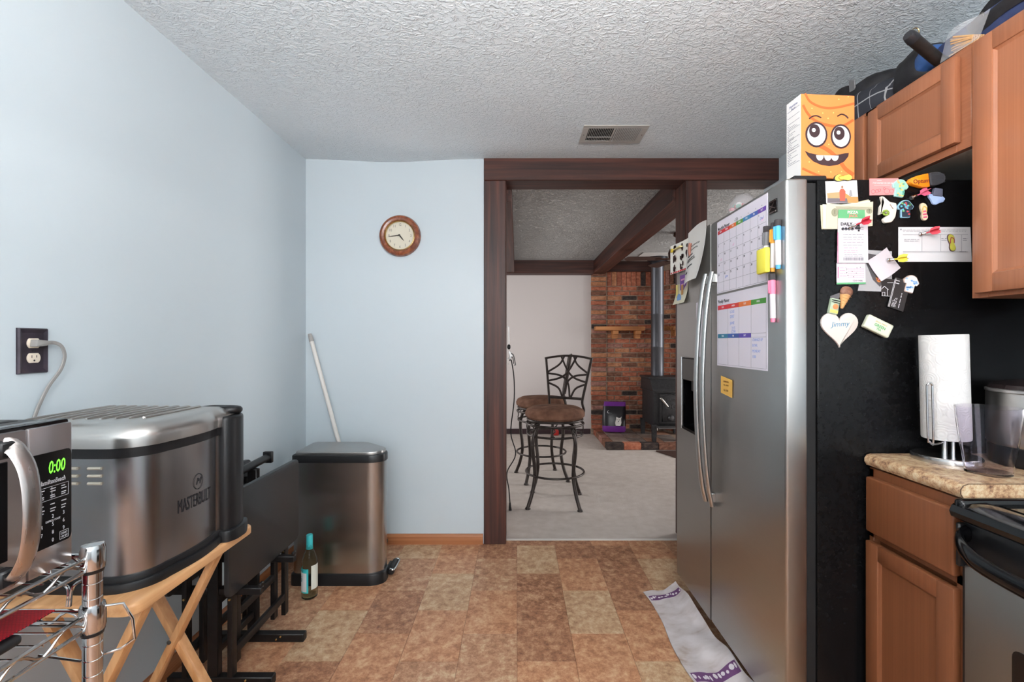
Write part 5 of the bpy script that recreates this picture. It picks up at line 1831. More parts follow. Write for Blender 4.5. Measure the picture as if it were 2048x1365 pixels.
# ------------------------------------------------------------------ range
rg = thing('kitchen_range', 'black and stainless electric range with glass cooktop', 'range', (1.33, .69, 0))
q = MB(); q.box(1.045, 1.61, .31, 1.072, .02, .84, .004, 1); q.build('body', black_pl, rg)
q = MB()
for x, y in ((1.08, .35), (1.08, 1.03), (1.57, .35), (1.57, 1.03)):
    q = MB(); q.lathe([(.015, 0), (.018, .02)], 12, T(x, y, 0)); q.build('foot', black_pl, rg)
prof = [(1.61, .842), (1.015, .842), (1.002, .850), (.998, .862), (1.004, .876), (1.024, .885), (1.06, .887), (1.085, .880), (1.61, .880)]
q = MB(); q.prism(prof, 0, .762, frame((0, .312, 0), (1, 0, 0), (0, 0, 1)) @ Matrix.Scale(-1, 4, (0, 0, 1))); q.build('cooktop', black_gl, rg)
q = MB(); q.box(1.004, 1.61, 1.050, 1.074, .846, .893, .010, 3); q.build('cooktop_rim', black_gl, rg)
q = MB(); q.box(1.09, 1.58, .33, 1.048, .880, .8815); q.build('glass_top', mat('cooktop_glass', (8, 8, 9), .05), rg)
for x, y, r_ in ((1.22, .87, .10), (1.22, .5, .08), (1.46, .87, .08), (1.46, .5, .10)):
    q = MB(); q.ring((x, y, .8818), r_, .0012, 40, 4); q.build('burner_ring', mat('burner_grey', (70, 70, 72), .4), rg)
q = MB(); q.box(1.030, 1.046, .312, 1.072, .74, .838, .004, 2); q.box(1.012, 1.035, 1.064, 1.075, .735, .835, .003, 1); ob = q.build('door_header', black_pl, rg)
q = MB(); q.tube([(1.030, 1.062, .815), (1.005, 1.055, .805), (.985, 1.02, .79), (.978, .95, .776), (.976, .69, .768), (.978, .42, .776), (.985, .36, .79), (1.03, .32, .815)], lambda t: (.019, .010), 12, smooth=6, flat=(0, 0, 1)); q.build('handle', black_gl, rg)
rs = steel('range_steel', (172, 172, 168), .36, .3, (2, 240, 2), .06)
q = MB(); q.box(1.022, 1.046, .312, 1.064, .20, .742, .004, 2); dd = q.build('door', rs, rg)
Mr = frame((1.0215, .312, .20), (0, 1, 0), (0, 0, 1)) @ Matrix.Scale(1, 4)
Mr = frame((1.0215, 1.064, .20), (0, -1, 0), (0, 0, 1))
q = MB(); q.prism(rounded(rect(.105, .647, .08, .42), .02, 5), -.001, .001, Mr); q.build('window', black_gl, dd)
q = MB(); q.box(1.028, 1.046, 1.0642, 1.0745, .02, .74, .002, 1); q.build('side_trim', black_pl, rg)
q = MB(); q.box(1.024, 1.046, .314, 1.062, .03, .19, .004, 2); q.build('storage_drawer', rs, rg)

# ------------------------------------------------------------------ on the countertop
KZ = .921
pt = thing('paper_towel_holder', 'steel paper towel holder with round base by the refrigerator', 'holder', (1.195, 1.296, KZ))
bs = steel('holder_steel', (206, 206, 206), .2, .2, (60, 60, 2), .05)
q = MB(); q.lathe([(.077, 0), (.0775, .004), (.0765, .014), (.074, .0165), (.01, .0168)], 48, T(1.195, 1.296, KZ)); q.build('base', bs, pt)
for dx in (-.004, .020):
    q = MB(); q.lathe([(.0062, .016), (.0062, .07), (.0055, .345)] if dx < 0 else [(.0055, .016), (.0055, .052), (.005, .30)], 14, T(1.195 + dx, 1.296, KZ)); q.build('rod', bs, pt)
q = MB()
ax, ay = 1.195 - .062, 1.296 - .028
q.tube([(1.18, 1.29, KZ + .052), (ax + .018, ay + .006, KZ + .050), (ax + .004, ay + .003, KZ + .052), (ax + .002, ay, KZ + .07), (ax - .002, ay - .002, KZ + .20), (ax - .003, ay - .003, KZ + .212), (ax - .010, ay - .003, KZ + .219), (ax - .016, ay - .003, KZ + .212),
        (ax - .017, ay - .002, KZ + .20), (ax - .012, ay, KZ + .07), (ax - .009, ay, KZ + .058), (ax + .004, ay + .003, KZ + .048)], .0026, 8, smooth=4)
q.build('tension_arm', bs, pt)
tw = noisy('towel_paper', [(.3, (218, 216, 214)), (.7, (226, 224, 222))], (1, 1, 1), 30, 2, .9, spec=.1)
tt = NT(tw); mpx = tt.coords((1, 1, 1)); vo = tt.n('ShaderNodeTexVoronoi'); vo.inputs['Scale'].default_value = 26; vo.feature = 'F1'
wv_ = tt.n('ShaderNodeMath', operation='SINE'); ml_ = tt.n('ShaderNodeMath', operation='MULTIPLY'); ml_.inputs[1].default_value = 42.0
tt.l(mpx, 0, vo, 'Vector'); tt.l(vo, 'Distance', ml_, 0); tt.l(ml_, 0, wv_, 0); tt.bump(wv_, 0, .22, .002)
rl = thing('paper_towel_roll', 'white embossed paper towel roll on its steel holder', 'paper towel', (1.195, 1.296, KZ + .062))
Mt = T(1.195, 1.296, KZ + .062) @ Matrix.Rotation(R(-1.5), 4, 'Y')
q = MB(); q.lathe([(.019, .001), (.052, .0), (.0532, .004), (.0528, .286), (.052, .288), (.019, .287)], 48, Mt, cap0=False, cap1=False); q.build('roll', tw, rl)
q = MB(); q.lathe([(.018, .0), (.0195, .0), (.0195, .287), (.018, .287)], 24, Mt, cap0=False, cap1=False); q.build('core', mat('cardboard_core', (170, 140, 110), .8), rl)
q = MB(); q.rings(wrap(.0534, .001, .287, R(-150), R(-105), 8, .0008), M=Mt); q.build('loose_sheet', tw, rl)

tb = thing('tumbler', 'clear ribbed plastic tumbler on the countertop', 'tumbler', (1.184, 1.168, KZ))
acr = mat('clear_acrylic', (250, 247, 253), .02, trans=1.0, ior=1.2)


def tum(r0, r1, z0, z1, wall, n=48, twist=.5):
    out = []
    for k in range(13):
        u = k / 12
        r = r0 + (r1 - r0) * u
        ring = []
        for i in range(n):
            a = 2 * math.pi * i / n + twist * u
            sq = 1 - .05 * math.cos(4 * (a - .4))
            rr_ = (r * sq - wall) + (.0012 if (i % 2 and .28 < u < .93) else 0)
            ring.append((rr_ * math.cos(a), rr_ * math.sin(a), z0 + (z1 - z0) * u))
        out.append(ring)
    return out


q = MB(); q.rings(tum(.044, .0625, .0, .166, 0) + list(reversed(tum(.0445, .0625, .006, .166, .003))), M=T(1.184, 1.168, KZ + .0005)); q.build('cup', acr, tb)

sc = thing('slow_cooker', 'stainless slow cooker with black lid behind the tumbler', 'cooker', (1.44, 1.232, KZ))
Msc = T(1.44, 1.232, KZ + .001) @ Matrix.Scale(1.05, 4, (1, 0, 0)) @ Matrix.Scale(.93, 4, (0, 1, 0))
MB().lathe([(.135, 0), (.14, .01), (.14, .05), (.137, .053)], 48, Msc).build('base', black_pl, sc)
MB().lathe([(.1385, .052), (.1425, .06), (.1425, .190), (.140, .194)], 48, Msc).build('body', steel('cooker2_steel', (196, 192, 188), .28, .5, (2, 2, 260), .012), sc)
MB().lathe([(.1395, .194), (.1445, .195), (.1445, .201), (.14, .203)], 48, Msc).build('rim', mat('rim_pale', (210, 206, 202), .3, .8), sc)
MB().lathe([(.14, .203), (.135, .214), (.10, .224), (.04, .230), (.01, .231)], 48, Msc).build('lid', mat('lid_dark', (40, 32, 32), .15), sc)
MB().lathe([(.012, .229), (.018, .24), (.022, .252), (.018, .258), (.004, .259)], 20, Msc).build('lid_knob', black_pl, sc)

# ------------------------------------------------------------------ bags on the wall cabinets
plaid = mat('plaid_fabric', (58, 60, 66), .85)
t = NT(plaid); mp = t.coords((1, 1, 1))
sx_ = t.n('ShaderNodeSeparateXYZ'); t.l(mp, 0, sx_, 0)
mixp = None
for ax_, per, off in (('Y', .105, 0.0), ('Z', .085, .02), ('Y', .105, .055)):
    ad = t.n('ShaderNodeMath', operation='ADD'); ad.inputs[1].default_value = 5 + off
    md = t.n('ShaderNodeMath', operation='MODULO'); md.inputs[1].default_value = per
    ls = t.n('ShaderNodeMath', operation='LESS_THAN'); ls.inputs[1].default_value = .0045 if off != .055 else .0016
    t.l(sx_, ax_, ad, 0); t.l(ad, 0, md, 0); t.l(md, 0, ls, 0)
    if mixp is None:
        mixp = ls
    else:
        mx = t.n('ShaderNodeMath', operation='MAXIMUM'); t.l(mixp, 0, mx, 0); t.l(ls, 0, mx, 1); mixp = mx
mc = t.n('ShaderNodeMix', data_type='RGBA'); mc.inputs['A'].default_value = lin((50, 52, 60)); mc.inputs['B'].default_value = lin((168, 168, 170))
t.l(mixp, 0, mc, 'Factor'); t.l(mc, 'Result', t.b, 'Base Color')
nylon = noisy('black_nylon', [(.3, (22, 22, 25)), (.7, (42, 42, 46))], (1, 1, 1), 26, 3, .6, bump=.3, bdist=.003)
navy = noisy('navy_fabric', [(.3, (34, 44, 76)), (.7, (56, 70, 112))], (1, 1, 1), 18, 3, .7, bump=.3, bdist=.004)


def lump(seed, amp=.05, box=.55):
    def f(p):
        q_ = Vector([math.copysign(abs(c) ** box, c) for c in p])
        l = max(abs(q_.x), abs(q_.y), abs(q_.z), 1e-4)
        q_ = q_ / max(1.0, q_.length * .82)
        n_ = noise.noise(Vector((p.x * 1.7 + seed, p.y * 1.7, p.z * 1.7)))
        return q_ * (1 + amp * n_)
    return f


pb = thing('plaid_bag', 'dark plaid bag with black flap lying on the cabinet', 'bag', (1.44, 1.86, CT))
MB().ellipsoid((1.445, 1.895, CT + .074), .135, .235, .075, n=28, f=lump(1, .08)).build('body', plaid, pb)
MB().ellipsoid((1.43, 1.89, CT + .150), .10, .175, .055, n=24, f=lump(4, .12, .7)).build('flap', nylon, pb)
q = MB(); q.tube([(1.335, 1.98, CT + .16), (1.33, 1.92, CT + .19), (1.335, 1.84, CT + .16), (1.34, 1.80, CT + .11)], lambda t: (.004, .018), 8, smooth=5, flat=(1, 0, 0)); q.build('strap', nylon, pb)
q = MB(); q.box(-.022, .022, -.015, .015, -.003, .003, .002, 1, M=T(1.327, 1.84, CT + .178) @ Matrix.Rotation(R(70), 4, 'Y') @ Matrix.Rotation(R(20), 4, 'Z')); q.build('buckle', mat('buckle_grey', (120, 120, 122), .35), pb)
nb = thing('navy_backpack', 'navy backpack with black mesh pocket lying on the cabinets', 'backpack', (1.45, 1.36, CT))
MB().ellipsoid((1.455, 1.335, CT + .060), .125, .265, .062, n=28, f=lump(7, .10)).build('body', navy, nb)
MB().ellipsoid((1.375, 1.575, CT + .078), .068, .082, .075, n=22, f=lump(11, .15, .75)).build('mesh_pocket', nylon, nb)
MB().ellipsoid((1.338, 1.508, CT + .080), .032, .042, .040, n=16, f=lump(2, .1, .8)).build('blue_lining', mat('blue_lining', (54, 92, 150), .3), nb)
q = MB(); q.tube([(1.40, 1.40, CT + .105), (1.365, 1.33, CT + .112), (1.355, 1.25, CT + .125), (1.36, 1.15, CT + .11), (1.37, 1.08, CT + .07)], lambda t: (.009, .030), 10, smooth=6, flat=(1, 0, .6)); q.build('shoulder_strap', nylon, nb)
q = MB(); q.tube([(1.335, 1.40, CT + .03), (1.325, 1.33, CT + .062), (1.32, 1.25, CT + .075), (1.325, 1.12, CT + .062), (1.33, 1.06, CT + .03)], lambda t: (.003, .016), 8, smooth=6, flat=(1, 0, .4)); q.build('webbing_strap', nylon, nb)
q = MB(); q.box(-.026, .026, -.018, .018, -.004, .004, .002, 1, M=T(1.322, 1.335, CT + .076) @ Matrix.Rotation(R(75), 4, 'Y') @ Matrix.Rotation(R(78), 4, 'Z')); q.build('buckle', mat('buckle_dark', (60, 58, 56), .35), nb)
q = MB(); q.box(-.024, .024, -.016, .016, -.003, .003, .002, 1, M=T(1.325, 1.16, CT + .075) @ Matrix.Rotation(R(75), 4, 'Y')); q.build('metal_ring', mat('buckle_blue', (150, 170, 200), .2, .8), nb)

um = thing('umbrella', 'black folded umbrella case sticking out over the cabinet', 'umbrella', (1.26, 1.40, CT))
leather = noisy('black_leather', [(.3, (20, 18, 17)), (.7, (42, 36, 34))], (1, 1, 1), 40, 3, .45, bump=.3, bdist=.002)
q = MB(); q.tube([(1.318, 1.428, CT + .018), (1.288, 1.421, CT + .026), (1.228, 1.401, CT + .048), (1.180, 1.386, CT + .068)], lambda t: .0165, 14, smooth=6); q.build('sleeve', leather, um)
q = MB(); q.tube([(1.183, 1.387, CT + .067), (1.167, 1.382, CT + .0735), (1.160, 1.380, CT + .076)], lambda t: .0180 - .004 * t, 14, smooth=4); q.build('end_cap', mat('umbrella_cap', (40, 40, 44), .3), um)
q = MB(); q.ring((0, 0, 0), .010, .0014, 18, 6, T(1.185, 1.382, CT + .088) @ Matrix.Rotation(R(90), 4, 'X')); q.build('metal_ring', brass, um)

sk = thing('skewer_bag', 'clear plastic bag of wooden skewers on the cabinet edge', 'skewers', (1.31, 1.35, CT))
rr = random.Random(8)
skm = mat('bamboo', (214, 170, 120), .6)
for k in range(46):
    x = 1.279 + .006 * (k % 8)
    z = CT + .004 + .0065 * (k // 8) + rr.uniform(0, .002)
    q = MB(); q.tube([(x, 1.366 + .002 * (k % 8) + rr.uniform(-.008, .010), CT + .003 + (z - CT) * 1.45 + rr.uniform(0, .004)), (x + rr.uniform(-.002, .002), 1.305, CT + .003 + (z - CT) * .6)], .0024, 5); q.build('skewer', skm, sk)
q = MB(); q.sheet(.12, .085, lambda u, v: (0, 0, .010 * math.sin(5 * u) * v), 8, 5, .0006, frame((1.274, 1.400, CT + .003), (0, -1, .0), (.25, 0, 1)))
q.build('plastic_film', mat('clear_film', (246, 246, 250), .15, alpha=.16), sk)

# ------------------------------------------------------------------ ceiling vent
vt = thing('ceiling_vent', 'grey metal ceiling register with louvers', 'vent', (.52, 2.535, CZ - .02))
vm = mat('vent_metal', (196, 194, 190), .45, .2)
zc = CZ - .001
q = MB()
x0, x1, y0, y1 = .350, .695, 2.428, 2.645
for a in ((x0, x1, y0, y0 + .032), (x0, x1, y1 - .032, y1), (x0, x0 + .032, y0 + .032, y1 - .032), (x1 - .032, x1, y0 + .032, y1 - .032), ((x0 + x1) / 2 - .004, (x0 + x1) / 2 + .004, y0 + .03, y1 - .03)):
    q.box(a[0], a[1], a[2], a[3], zc - .006, zc, .0015, 1)
q.build('frame', vm, vt)
q = MB(); q.box(x0 + .02, x1 - .02, y0 + .02, y1 - .02, zc - .0012, zc - .0004); q.build('duct_shade_sheet', mat('duct_shade_dark', (14, 14, 15), .8), vt)  # near-black sheet painted as the shade inside the duct, no hole behind
for half in (0, 1):
    xa = x0 + .034 if half == 0 else (x0 + x1) / 2 + .006
    for k in range(15):
        x = xa + k * .0092 + .003
        q = MB(); q.box(-.0006, .0006, y0 + .03, y1 - .03, -.0040, .0030, M=T(x, 0, zc - .006) @ Matrix.Rotation(R(38 if half == 0 else -38), 4, 'Y')); q.build('louver', vm, vt)
q = MB(); q.box(x0 + .034, (x0 + x1) / 2 - .006, 2.545, 2.552, zc - .0128, zc - .0115); q.build('damper_bar', vm, vt)
for x in (x0 + .014, x1 - .014):
    q = MB(); q.lathe([(.004, 0), (.003, -.002)], 10, T(x, 2.536, zc - .006)); q.build('screw', chrome, vt)

# ------------------------------------------------------------------ towel on the floor
cl = noisy('towel_cloth', [(.28, (160, 140, 124)), (.42, (192, 182, 180)), (.6, (208, 200, 200))], (1, 2, 1), 7, 5, .95, bump=.25, bdist=.001, bscale=500, spec=.05)
tl = thing('dish_towel', 'white towel with purple bands on the floor by the refrigerator', 'towel', (.72, 1.97, 0))


def tow(x, y):
    """surface point of the towel over the plan (u across 0..1 to the fridge, w along)"""
    return None


TWX = lambda v: (.628 + .028 * v + .012 * math.sin(v * 7), .80 + .030 * v)


def tz(u, v):
    ridge = .045 * max(0, (u - .55) / .45) ** 1.6
    wr = .008 * math.sin(9 * u + 5 * v) * math.sin(3.1 * v) * (.3 + u) + .006 * math.sin(14 * v + 4 * u) * (.3 + u) + .004 * math.sin(23 * v - 11 * u)
    return max(.0016, .004 + ridge + wr * (.4 + .6 * u) + (.02 * (1 - v) ** 8) * u)


def tpt(u, v, up=0.0):
    a, b = TWX(1 - v)
    return Vector((a + (b - a) * u, 1.60 + .725 * v + .03 * (u - .3) * v, tz(u, v) + up))


def towel_patch(q, u0, u1, v0, v1, nu, nv, lift, th):
    t_ = bmesh.new()
    L = []
    for s_ in (0, 1):
        L.append([[t_.verts.new(tpt(u0 + (u1 - u0) * i / nu, v0 + (v1 - v0) * j / nv, lift + s_ * th)) for i in range(nu + 1)] for j in range(nv + 1)])
    for s_ in (0, 1):
        g = L[s_]
        for j in range(nv):
            for i in range(nu):
                t_.faces.new((g[j][i], g[j][i + 1], g[j + 1][i + 1], g[j + 1][i]))
    a, b = L
    for i in range(nu):
        t_.faces.new((a[0][i], a[0][i + 1], b[0][i + 1], b[0][i])); t_.faces.new((a[nv][i], a[nv][i + 1], b[nv][i + 1], b[nv][i]))
    for j in range(nv):
        t_.faces.new((a[j][0], a[j + 1][0], b[j + 1][0], b[j][0])); t_.faces.new((a[j][nu], a[j + 1][nu], b[j + 1][nu], b[j][nu]))
    bmesh.ops.recalc_face_normals(t_, faces=t_.faces[:])
    q._merge(t_)
    return q


towel_patch(MB(), 0, 1, 0, 1, 30, 70, 0, .003).build('cloth', cl, tl, smooth=80)
purp = mat('towel_purple', (104, 66, 108), .9)
for v0, v1 in ((.135, .205), (.885, .935)):
    bnd = towel_patch(MB(), .04, .97, v0, v1, 24, 5, .0032, .0005).build('band', purp, tl, smooth=80)
    rr = random.Random(int(v0 * 100))
    q = MB()
    for k in range(11):
        uc, vc = .08 + k * .085 + rr.uniform(-.02, .02), (v0 + v1) / 2 + rr.uniform(-.2, .2) * (v1 - v0)
        ru, rv = rr.uniform(.014, .05), (v1 - v0) * rr.uniform(.14, .3)
        t_ = bmesh.new()
        c_ = t_.verts.new(tpt(uc, vc, .0045))
        ring = [t_.verts.new(tpt(min(.96, max(.05, uc + ru * math.cos(a * .785))), vc + rv * math.sin(a * .785), .0045)) for a in range(8)]
        for a in range(8):
            t_.faces.new((c_, ring[a], ring[(a + 1) % 8]))
        q._merge(t_)
    tag(q.build('floral_print', mat('towel_white_print', (220, 212, 216), .9), bnd), kind='stuff')

# ------------------------------------------------------------------ bar stools in the den
iron = noisy('dark_iron', [(.3, (46, 40, 38)), (.7, (68, 60, 56))], (1, 1, 1), 30, 3, .42, .6)
suede = noisy('brown_suede', [(.3, (84, 58, 46)), (.5, (112, 80, 64)), (.75, (136, 104, 86))], (1, 1, 1), 11, 5, .85, spec=.2)


def make_stool(label, loc, leg_rot, back_rot):
    st = thing('bar_stool', label, 'bar stool', loc, group='swivel bar stools in the den')
    Mr = Matrix.Rotation(leg_rot, 4, 'Z')
    Bk = Matrix.Rotation(back_rot, 4, 'Z')
    b = lambda q, n, mt: q.build(n, mt, st, local=True)
    b(MB().lathe([(.17, .655), (.215, .660), (.232, .678), (.234, .700), (.222, .724), (.185, .742), (.10, .752), (.01, .754)], 48), 'seat', suede)
    b(MB().ring((0, 0, .650), .215, .009, 44), 'seat_ring', iron)
    q = MB(); q.lathe([(.10, .628), (.12, .632), (.12, .648), (.10, .652)], 24); b(q, 'swivel_plate', iron)
    q = MB(); q.ring((0, 0, .618), .222, .0095, 44); b(q, 'upper_band', iron)
    q = MB(); q.ring((0, 0, .536), .215, .0085, 44); b(q, 'lower_band', iron)
    for k in range(4):
        a = leg_rot + math.pi / 4 + k * math.pi / 2
        Mk = Matrix.Rotation(a, 4, 'Z')
        pts = [(.175, 0, .612), (.205, 0, .565), (.226, 0, .49), (.222, 0, .40), (.208, 0, .31), (.206, 0, .22), (.232, 0, .11), (.272, 0, .014)]
        q = MB(); q.tube(pts, lambda t: .0142, 10, Mk, smooth=5); l_ = b(q, 'leg', iron)
        q = MB(); q.lathe([(.021, 0), (.021, .006), (.013, .018)], 14, Mk @ T(.274, 0, 0)); q.build('foot_pad', iron, l_, local=True)
        q = MB(); q.tube([(.11, 0, .640), (.17, 0, .630), (.222, 0, .618)], .007, 6, Mk); b(q, 'seat_spider', iron)
    for k in range(8):
        Mk = Matrix.Rotation(leg_rot + (k + .5) * math.pi / 4 + math.pi / 8, 4, 'Z')
        q = MB(); q.tube([(.219, -.012, .614), (.220, .012, .590), (.219, -.010, .565), (.216, .010, .540)], .0045, 6, Mk, smooth=5); b(q, 'scroll', iron)
    q = MB(); q.ring((0, 0, .24), .226, .0085, 44); b(q, 'footrest_ring', iron)
    # backrest stands at local +y of Bk
    zb, zt = .790, 1.115

    def bp(u, v):
        hw = .150 + (.205 - .150) * v
        return Bk @ Vector((u * hw, .205 + .055 * v + .018 * (1 - u * u), zb + (zt - zb) * v + .022 * (1 - u * u) * v))
    for s_ in (-1, 1):
        q = MB(); q.tube([Bk @ Vector((s_ * .125, .165, .648)), Bk @ Vector((s_ * .15, .20, .665)), Bk @ Vector((s_ * .155, .222, .70)), Bk @ Vector((s_ * .148, .208, .75)), bp(s_, 0), bp(s_, .33), bp(s_, .66), bp(s_, 1.0)], lambda t: (.012, .010), 8, smooth=4)
        b(q, 'back_post', iron)
    q = MB(); q.tube([bp(-1.05, 1.0), bp(-.5, 1), bp(0, 1), bp(.5, 1), bp(1.05, 1.0)], lambda t: (.009, .008), 8, smooth=4); b(q, 'top_rail', iron)
    q = MB(); q.tube([bp(-1, 0), bp(-.5, 0), bp(0, 0), bp(.5, 0), bp(1, 0)], lambda t: (.011, .008), 8, smooth=4); b(q, 'lower_rail', iron)
    arcs = [[(-.2, 1), (-.42, .80), (-1, .63)], [(-1, .61), (-.35, .52), (.03, .35), (.2, 0)], [(-1, .41), (-.35, .48), (.03, .65), (.35, 1)], [(-1, .37), (-.48, .23), (-.23, 0)]]
    for A in arcs:
        for s_ in (1, -1):
            q = MB(); q.tube([bp(s_ * u, v) for u, v in A], lambda t: (.0085, .0065), 7, smooth=7); b(q, 'back_scroll', iron)
    return st


make_stool('brown suede bar stool with its open scrollwork back facing the room', (.297, 3.65, 0), R(-7), R(-30))
make_stool('brown suede bar stool half hidden behind the other stool', (.225, 4.31, 0), R(13), R(-95))

# ------------------------------------------------------------------ wood stove
ws = thing('wood_stove', 'black cast iron wood stove on the brick hearth', 'stove', (1.95, 5.72, HZ))
cast = noisy('cast_iron', [(.3, (38, 38, 40)), (.7, (54, 54, 56))], (1, 1, 1), 40, 3, .5, .3, bump=.1, bdist=.001)
SX0, SX1, SY0_, SY1_ = 1.585, 2.06, 5.46, 6.00
MB().box(SX0 + .03, SX1 - .03, SY0_ + .03, SY1_, HZ + .17, .70, .008, 2).build('firebox', cast, ws)
MB().box(SX0, SX1, SY0_ + .13, SY1_ + .01, .805, .828, .006, 2).build('top_plate', cast, ws)
MB().prism([(SY0_ + .13, .805), (SY0_ + .02, .69), (SY0_ + .02, .67), (SY1_, .67), (SY1_, .805)], 0, SX1 - SX0 - .03, frame((SX0 + .015, 0, 0), (0, 1, 0), (0, 0, 1))).build('sloped_hood', cast, ws)
MB().box(SX0 + .005, SX1 - .005, SY0_, SY1_, .655, .675, .004, 2).build('step_plate', cast, ws)
for x in (SX0 + .03, SX1 - .03):
    for y in (SY0_ + .02, SY1_ - .03):
        MB().prism([(-.022, 0), (.022, 0), (.030, .20), (-.030, .20)], -.02, .02, frame((x, y, HZ + .0005), (1, 0, 0), (0, 0, 1))).build('leg', cast, ws)
d_ = MB().box(SX0 + .09, SX1 - .09, SY0_ - .005, SY0_ + .035, HZ + .21, .64, .006, 2).build('door', cast, ws)
Md = frame((SX0 + .12, SY0_ - .0055, HZ + .24), (1, 0, 0), (0, 0, 1))
q = MB(); L_ = [(.0, .0), (.235, .0), (.235, .29), (.118, .325), (0, .29)]
q.tube([Md @ Vector((a, b, 0)) for a, b in L_], .007, 8, closed=True); q.build('door_moulding', cast, d_)
q = MB(); q.text('GRANDPA', .042, Md @ T(.12, .25, .001), ext=.002); q.text('OGH', .085, Md @ T(.13, .17, .001), ext=.002); q.build('raised_lettering', mat('iron_worn', (74, 74, 76), .4, .5), d_)
q = MB(); q.lathe([(.034, 0), (.036, .012), (.024, .03), (.008, .034)], 24, frame((SX0 + .22, SY0_ - .006, HZ + .28), (1, 0, 0), (0, 0, 1))); q.build('draft_knob', mat('iron_worn', (74, 74, 76), .4, .5), d_)
q = MB(); q.tube([(SX0 + .085, SY0_ - .03, .60), (SX0 + .10, SY0_ - .05, .585), (SX0 + .17, SY0_ - .06, .50)], lambda t: .008 + .006 * math.sin(t * 3), 10, smooth=5); q.build('handle', mat('handle_nickel', (190, 186, 180), .25, 1.0), d_)
MB().box(SX0 + .05, SX1 - .05, SY0_ - .09, SY0_ + .03, HZ + .165, HZ + .182, .004, 1).build('ash_lip', mat('ash_lip', (92, 90, 90), .4, .4), ws)

fp = thing('stove_pipe', 'tall dark steel stove pipe rising to the den ceiling', 'stove pipe', (1.79, 5.93, .83))
pm = mat('pipe_steel', (88, 90, 96), .38, .7)
z = .829
for a, b in ((.829, 1.20), (1.198, 1.62), (1.618, 2.30)):
    MB().lathe([(.0785, a), (.0785, b - .02), (.0800, b - .018), (.0800, b)], 36, T(1.79, 5.93, 0)).build('pipe_section', pm, fp)
MB().lathe([(.088, 2.24), (.092, 2.26), (.125, 2.29), (.13, 2.335)], 36, T(1.79, 5.93, 0)).build('ceiling_collar', mat('collar_black', (36, 38, 44), .4, .4), fp)
MB().box(1.79 - .26, 1.79 + .26, 5.93 - .3, 5.93 + .27, 2.332, 2.339, .002, 1).build('ceiling_plate', mat('ceiling_plate_white', (212, 212, 210), .5), fp)

# ------------------------------------------------------------------ dog food bag on the hearth
dg = thing('dog_food_bag', 'black and purple dog food bag leaning on the brick', 'bag', (1.26, 6.05, HZ))
Mg = T(1.255, 6.02, HZ + .012) @ Matrix.Rotation(R(-8), 4, 'Z') @ Matrix.Rotation(R(-6), 4, 'X')
blk = mat('bag_black', (26, 24, 30), .3)
pur = mat('bag_purple', (112, 48, 140), .3)


def bagring(z, w, d, xo=0.0, n=24):
    out = []
    for i in range(n):
        a = 2 * math.pi * i / n
        c, s_ = math.cos(a), math.sin(a)
        out.append((xo + w * math.copysign(abs(c) ** .6, c), d * math.copysign(abs(s_) ** .7, s_), z))
    return out


MB().rings([bagring(0, .135, .06), bagring(.02, .148, .072), bagring(.075, .150, .075)], M=Mg).build('bag_foot', pur, dg)
MB().rings([bagring(.074, .1495, .0745), bagring(.16, .150, .073), bagring(.25, .148, .058, .005), bagring(.33, .142, .03, .01)], M=Mg).build('bag_body', blk, dg)
MB().rings([bagring(.329, .1425, .0305, .01), bagring(.36, .138, .016, .012), bagring(.385, .136, .005, .014)], M=Mg).build('bag_top', pur, dg)
Mgf = Mg @ frame((0, -.076, .17), (1, 0, 0), (0, .14, 1))
dogw = noisy('dog_fur_print', [(.3, (206, 202, 198)), (.7, (236, 234, 230))], (1, 1, 1), 60, 3, .8)
q = MB(); q.prism(rounded([(-.028, -.07), (.032, -.07), (.044, -.03), (.040, .015), (.048, .05), (.028, .03), (.005, .033), (-.018, .045), (-.022, .015), (-.034, -.03)], .008, 3), .0, .002, Mgf @ T(.045, -.02, 0)); dp = q.build('dog_print', dogw, dg)
q = MB()
for a, b, r_ in ((-.008, .006, .005), (.020, .006, .005), (.006, -.014, .007)):
    q.prism(circle(a, b, r_, r_, 10), .002, .0026, Mgf @ T(.045, -.02, 0))
tag(q.build('dog_face_print', ink, dp), kind='stuff')
q = MB(); q.text('Cesar', .055, Mgf @ T(-.03, .085, -.012) @ Matrix.Rotation(R(-10), 4, 'X'), shear=.3, ext=.002); q.build('lettering', white_pp, dg)

# ------------------------------------------------------------------ mat, fan, cords
rm = thing('doormat', 'dark brown rubber mat in front of the hearth', 'mat', (1.95, 5.17, 0))
MB().prism(rounded([(1.58, 5.33), (1.72, 5.0), (2.5, 5.0), (2.5, 5.33)], .03, 4), .0, .010, None, .003).build('mat_base', mat('mat_brown', (72, 50, 42), .8), rm)
for k in range(4):
    MB().box(1.84 + k * .16, 1.96 + k * .16, 5.06, 5.27, .0095, .012, .001, 1).build('mat_panel', noisy('mat_panel', [(.3, (120, 96, 84)), (.7, (160, 136, 120))], (1, 1, 1), 50, 3, .8), rm)

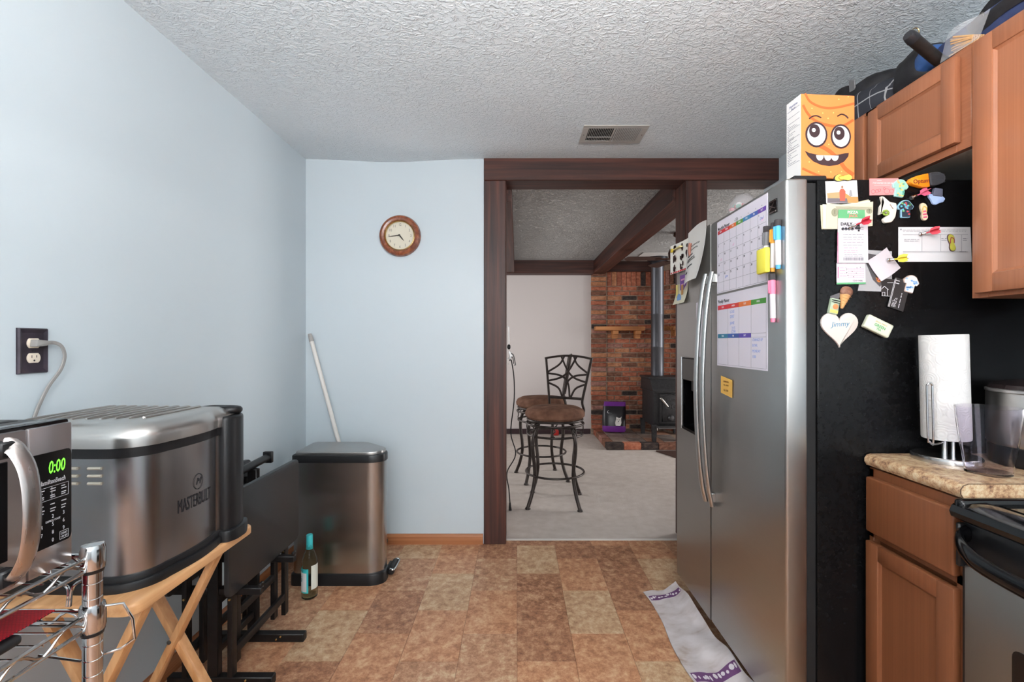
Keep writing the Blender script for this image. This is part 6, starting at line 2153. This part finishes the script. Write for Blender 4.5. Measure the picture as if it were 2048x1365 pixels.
cf = thing('ceiling_fan', 'brown ceiling fan hanging beyond the dark beam', 'ceiling fan', (1.62, 4.62, 2.08))
fan_b = mat('fan_bronze', (84, 58, 46), .35, .6)
MB().lathe([(.06, 2.339), (.065, 2.31), (.03, 2.29)], 24, T(1.62, 4.62, 0)).build('canopy', fan_b, cf)
MB().lathe([(.012, 2.30), (.012, 2.19)], 12, T(1.62, 4.62, 0)).build('downrod', fan_b, cf)
MB().lathe([(.05, 2.20), (.10, 2.18), (.115, 2.14), (.11, 2.09), (.06, 2.06), (.02, 2.055)], 32, T(1.62, 4.62, 0)).build('motor', fan_b, cf)
bw = mat('fan_blade_wood', (70, 52, 46), .5)
for k in range(5):
    Mk = T(1.62, 4.62, 2.085) @ Matrix.Rotation(R(176 + 72 * k), 4, 'Z') @ Matrix.Rotation(R(8), 4, 'X')
    MB().prism(rounded([(.19, -.05), (.52, -.062), (.55, 0), (.52, .062), (.19, .05)], .02, 4), -.003, .003, Mk).build('blade', bw, cf)
    MB().box(.09, .24, -.018, .018, -.008, -.003, .002, 1, M=Mk).build('blade_bracket', fan_b, cf)

hk = thing('key_rack', 'cluster of keys and chargers hanging behind the dark post', 'key rack', (-.085, 3.44, 1.1))
MB().box(-.091, -.078, 3.38, 3.56, 1.36, 1.385, .003, 1).build('rack_board', mat('rack_tan', (150, 126, 104), .6), hk)
for k, (y, L_) in enumerate(((3.40, .12), (3.45, .16), (3.51, .10))):
    q = MB(); q.tube([(-.078, y, 1.37), (-.062, y, 1.365), (-.060, y, 1.36 - L_)], .0022, 6); q.build('chain', mat('key_steel', (150, 150, 150), .3, 1.0), hk)
q = MB(); q.ellipsoid((-.060, 3.45, 1.215), .014, .014, .02, n=10); q.build('black_fob', black_pl, hk)
for k in range(5):
    q = MB(); q.box(-.007, .007, -.002, .002, -.045, 0, .001, 1, M=T(-.058 + .006 * k, 3.43 + .016 * k, 1.185 - .006 * k) @ Matrix.Rotation(R(-20 + 14 * k), 4, 'Y')); q.build('key', mat('key_steel', (150, 150, 150), .3, 1.0), hk)
MB().box(-.091, -.058, 3.42, 3.47, 1.085, 1.13, .004, 2).build('charger', mat('charger_white', (226, 224, 222), .4), hk)
q = MB(); q.tube([(-.06, 3.44, 1.17), (-.03, 3.44, 1.16), (-.018, 3.44, 1.12), (-.012, 3.44, 1.085), (-.02, 3.44, 1.08)], .0035, 6, smooth=5); q.tube([(-.05, 3.44, 1.15), (-.03, 3.45, 1.13), (-.024, 3.45, 1.09)], .003, 6, smooth=4); q.build('cable_ends', black_pl, hk)
hc = thing('hanging_cord', 'thin black cord hanging down beside the dark post', 'cord', (-.03, 3.44, .05))
q = MB(); q.tube([(-.058, 3.445, 1.115), (-.045, 3.445, 1.118), (-.038, 3.445, 1.095), (-.022, 3.445, .98), (-.022, 3.445, .81), (-.046, 3.445, .58), (-.010, 3.445, .42), (-.074, 3.445, .285), (-.060, 3.445, .16), (-.052, 3.445, .06)], .0042, 8, smooth=6); q.build('cable', black_pl, hc)
q = MB(); q.tube([(-.052, 3.445, .062), (-.052, 3.445, .03), (-.05, 3.445, .004)], lambda t: .006 + .006 * t, 8); q.build('plug', black_pl, hc)
MB().box(.46, .56, 6.22, 6.30, .0, .07, .01, 2).build('red_toy', mat('toy_red', (190, 44, 40), .5))
tag(bpy.data.objects['red_toy'], 'small red box on the carpet behind the stools', 'box')
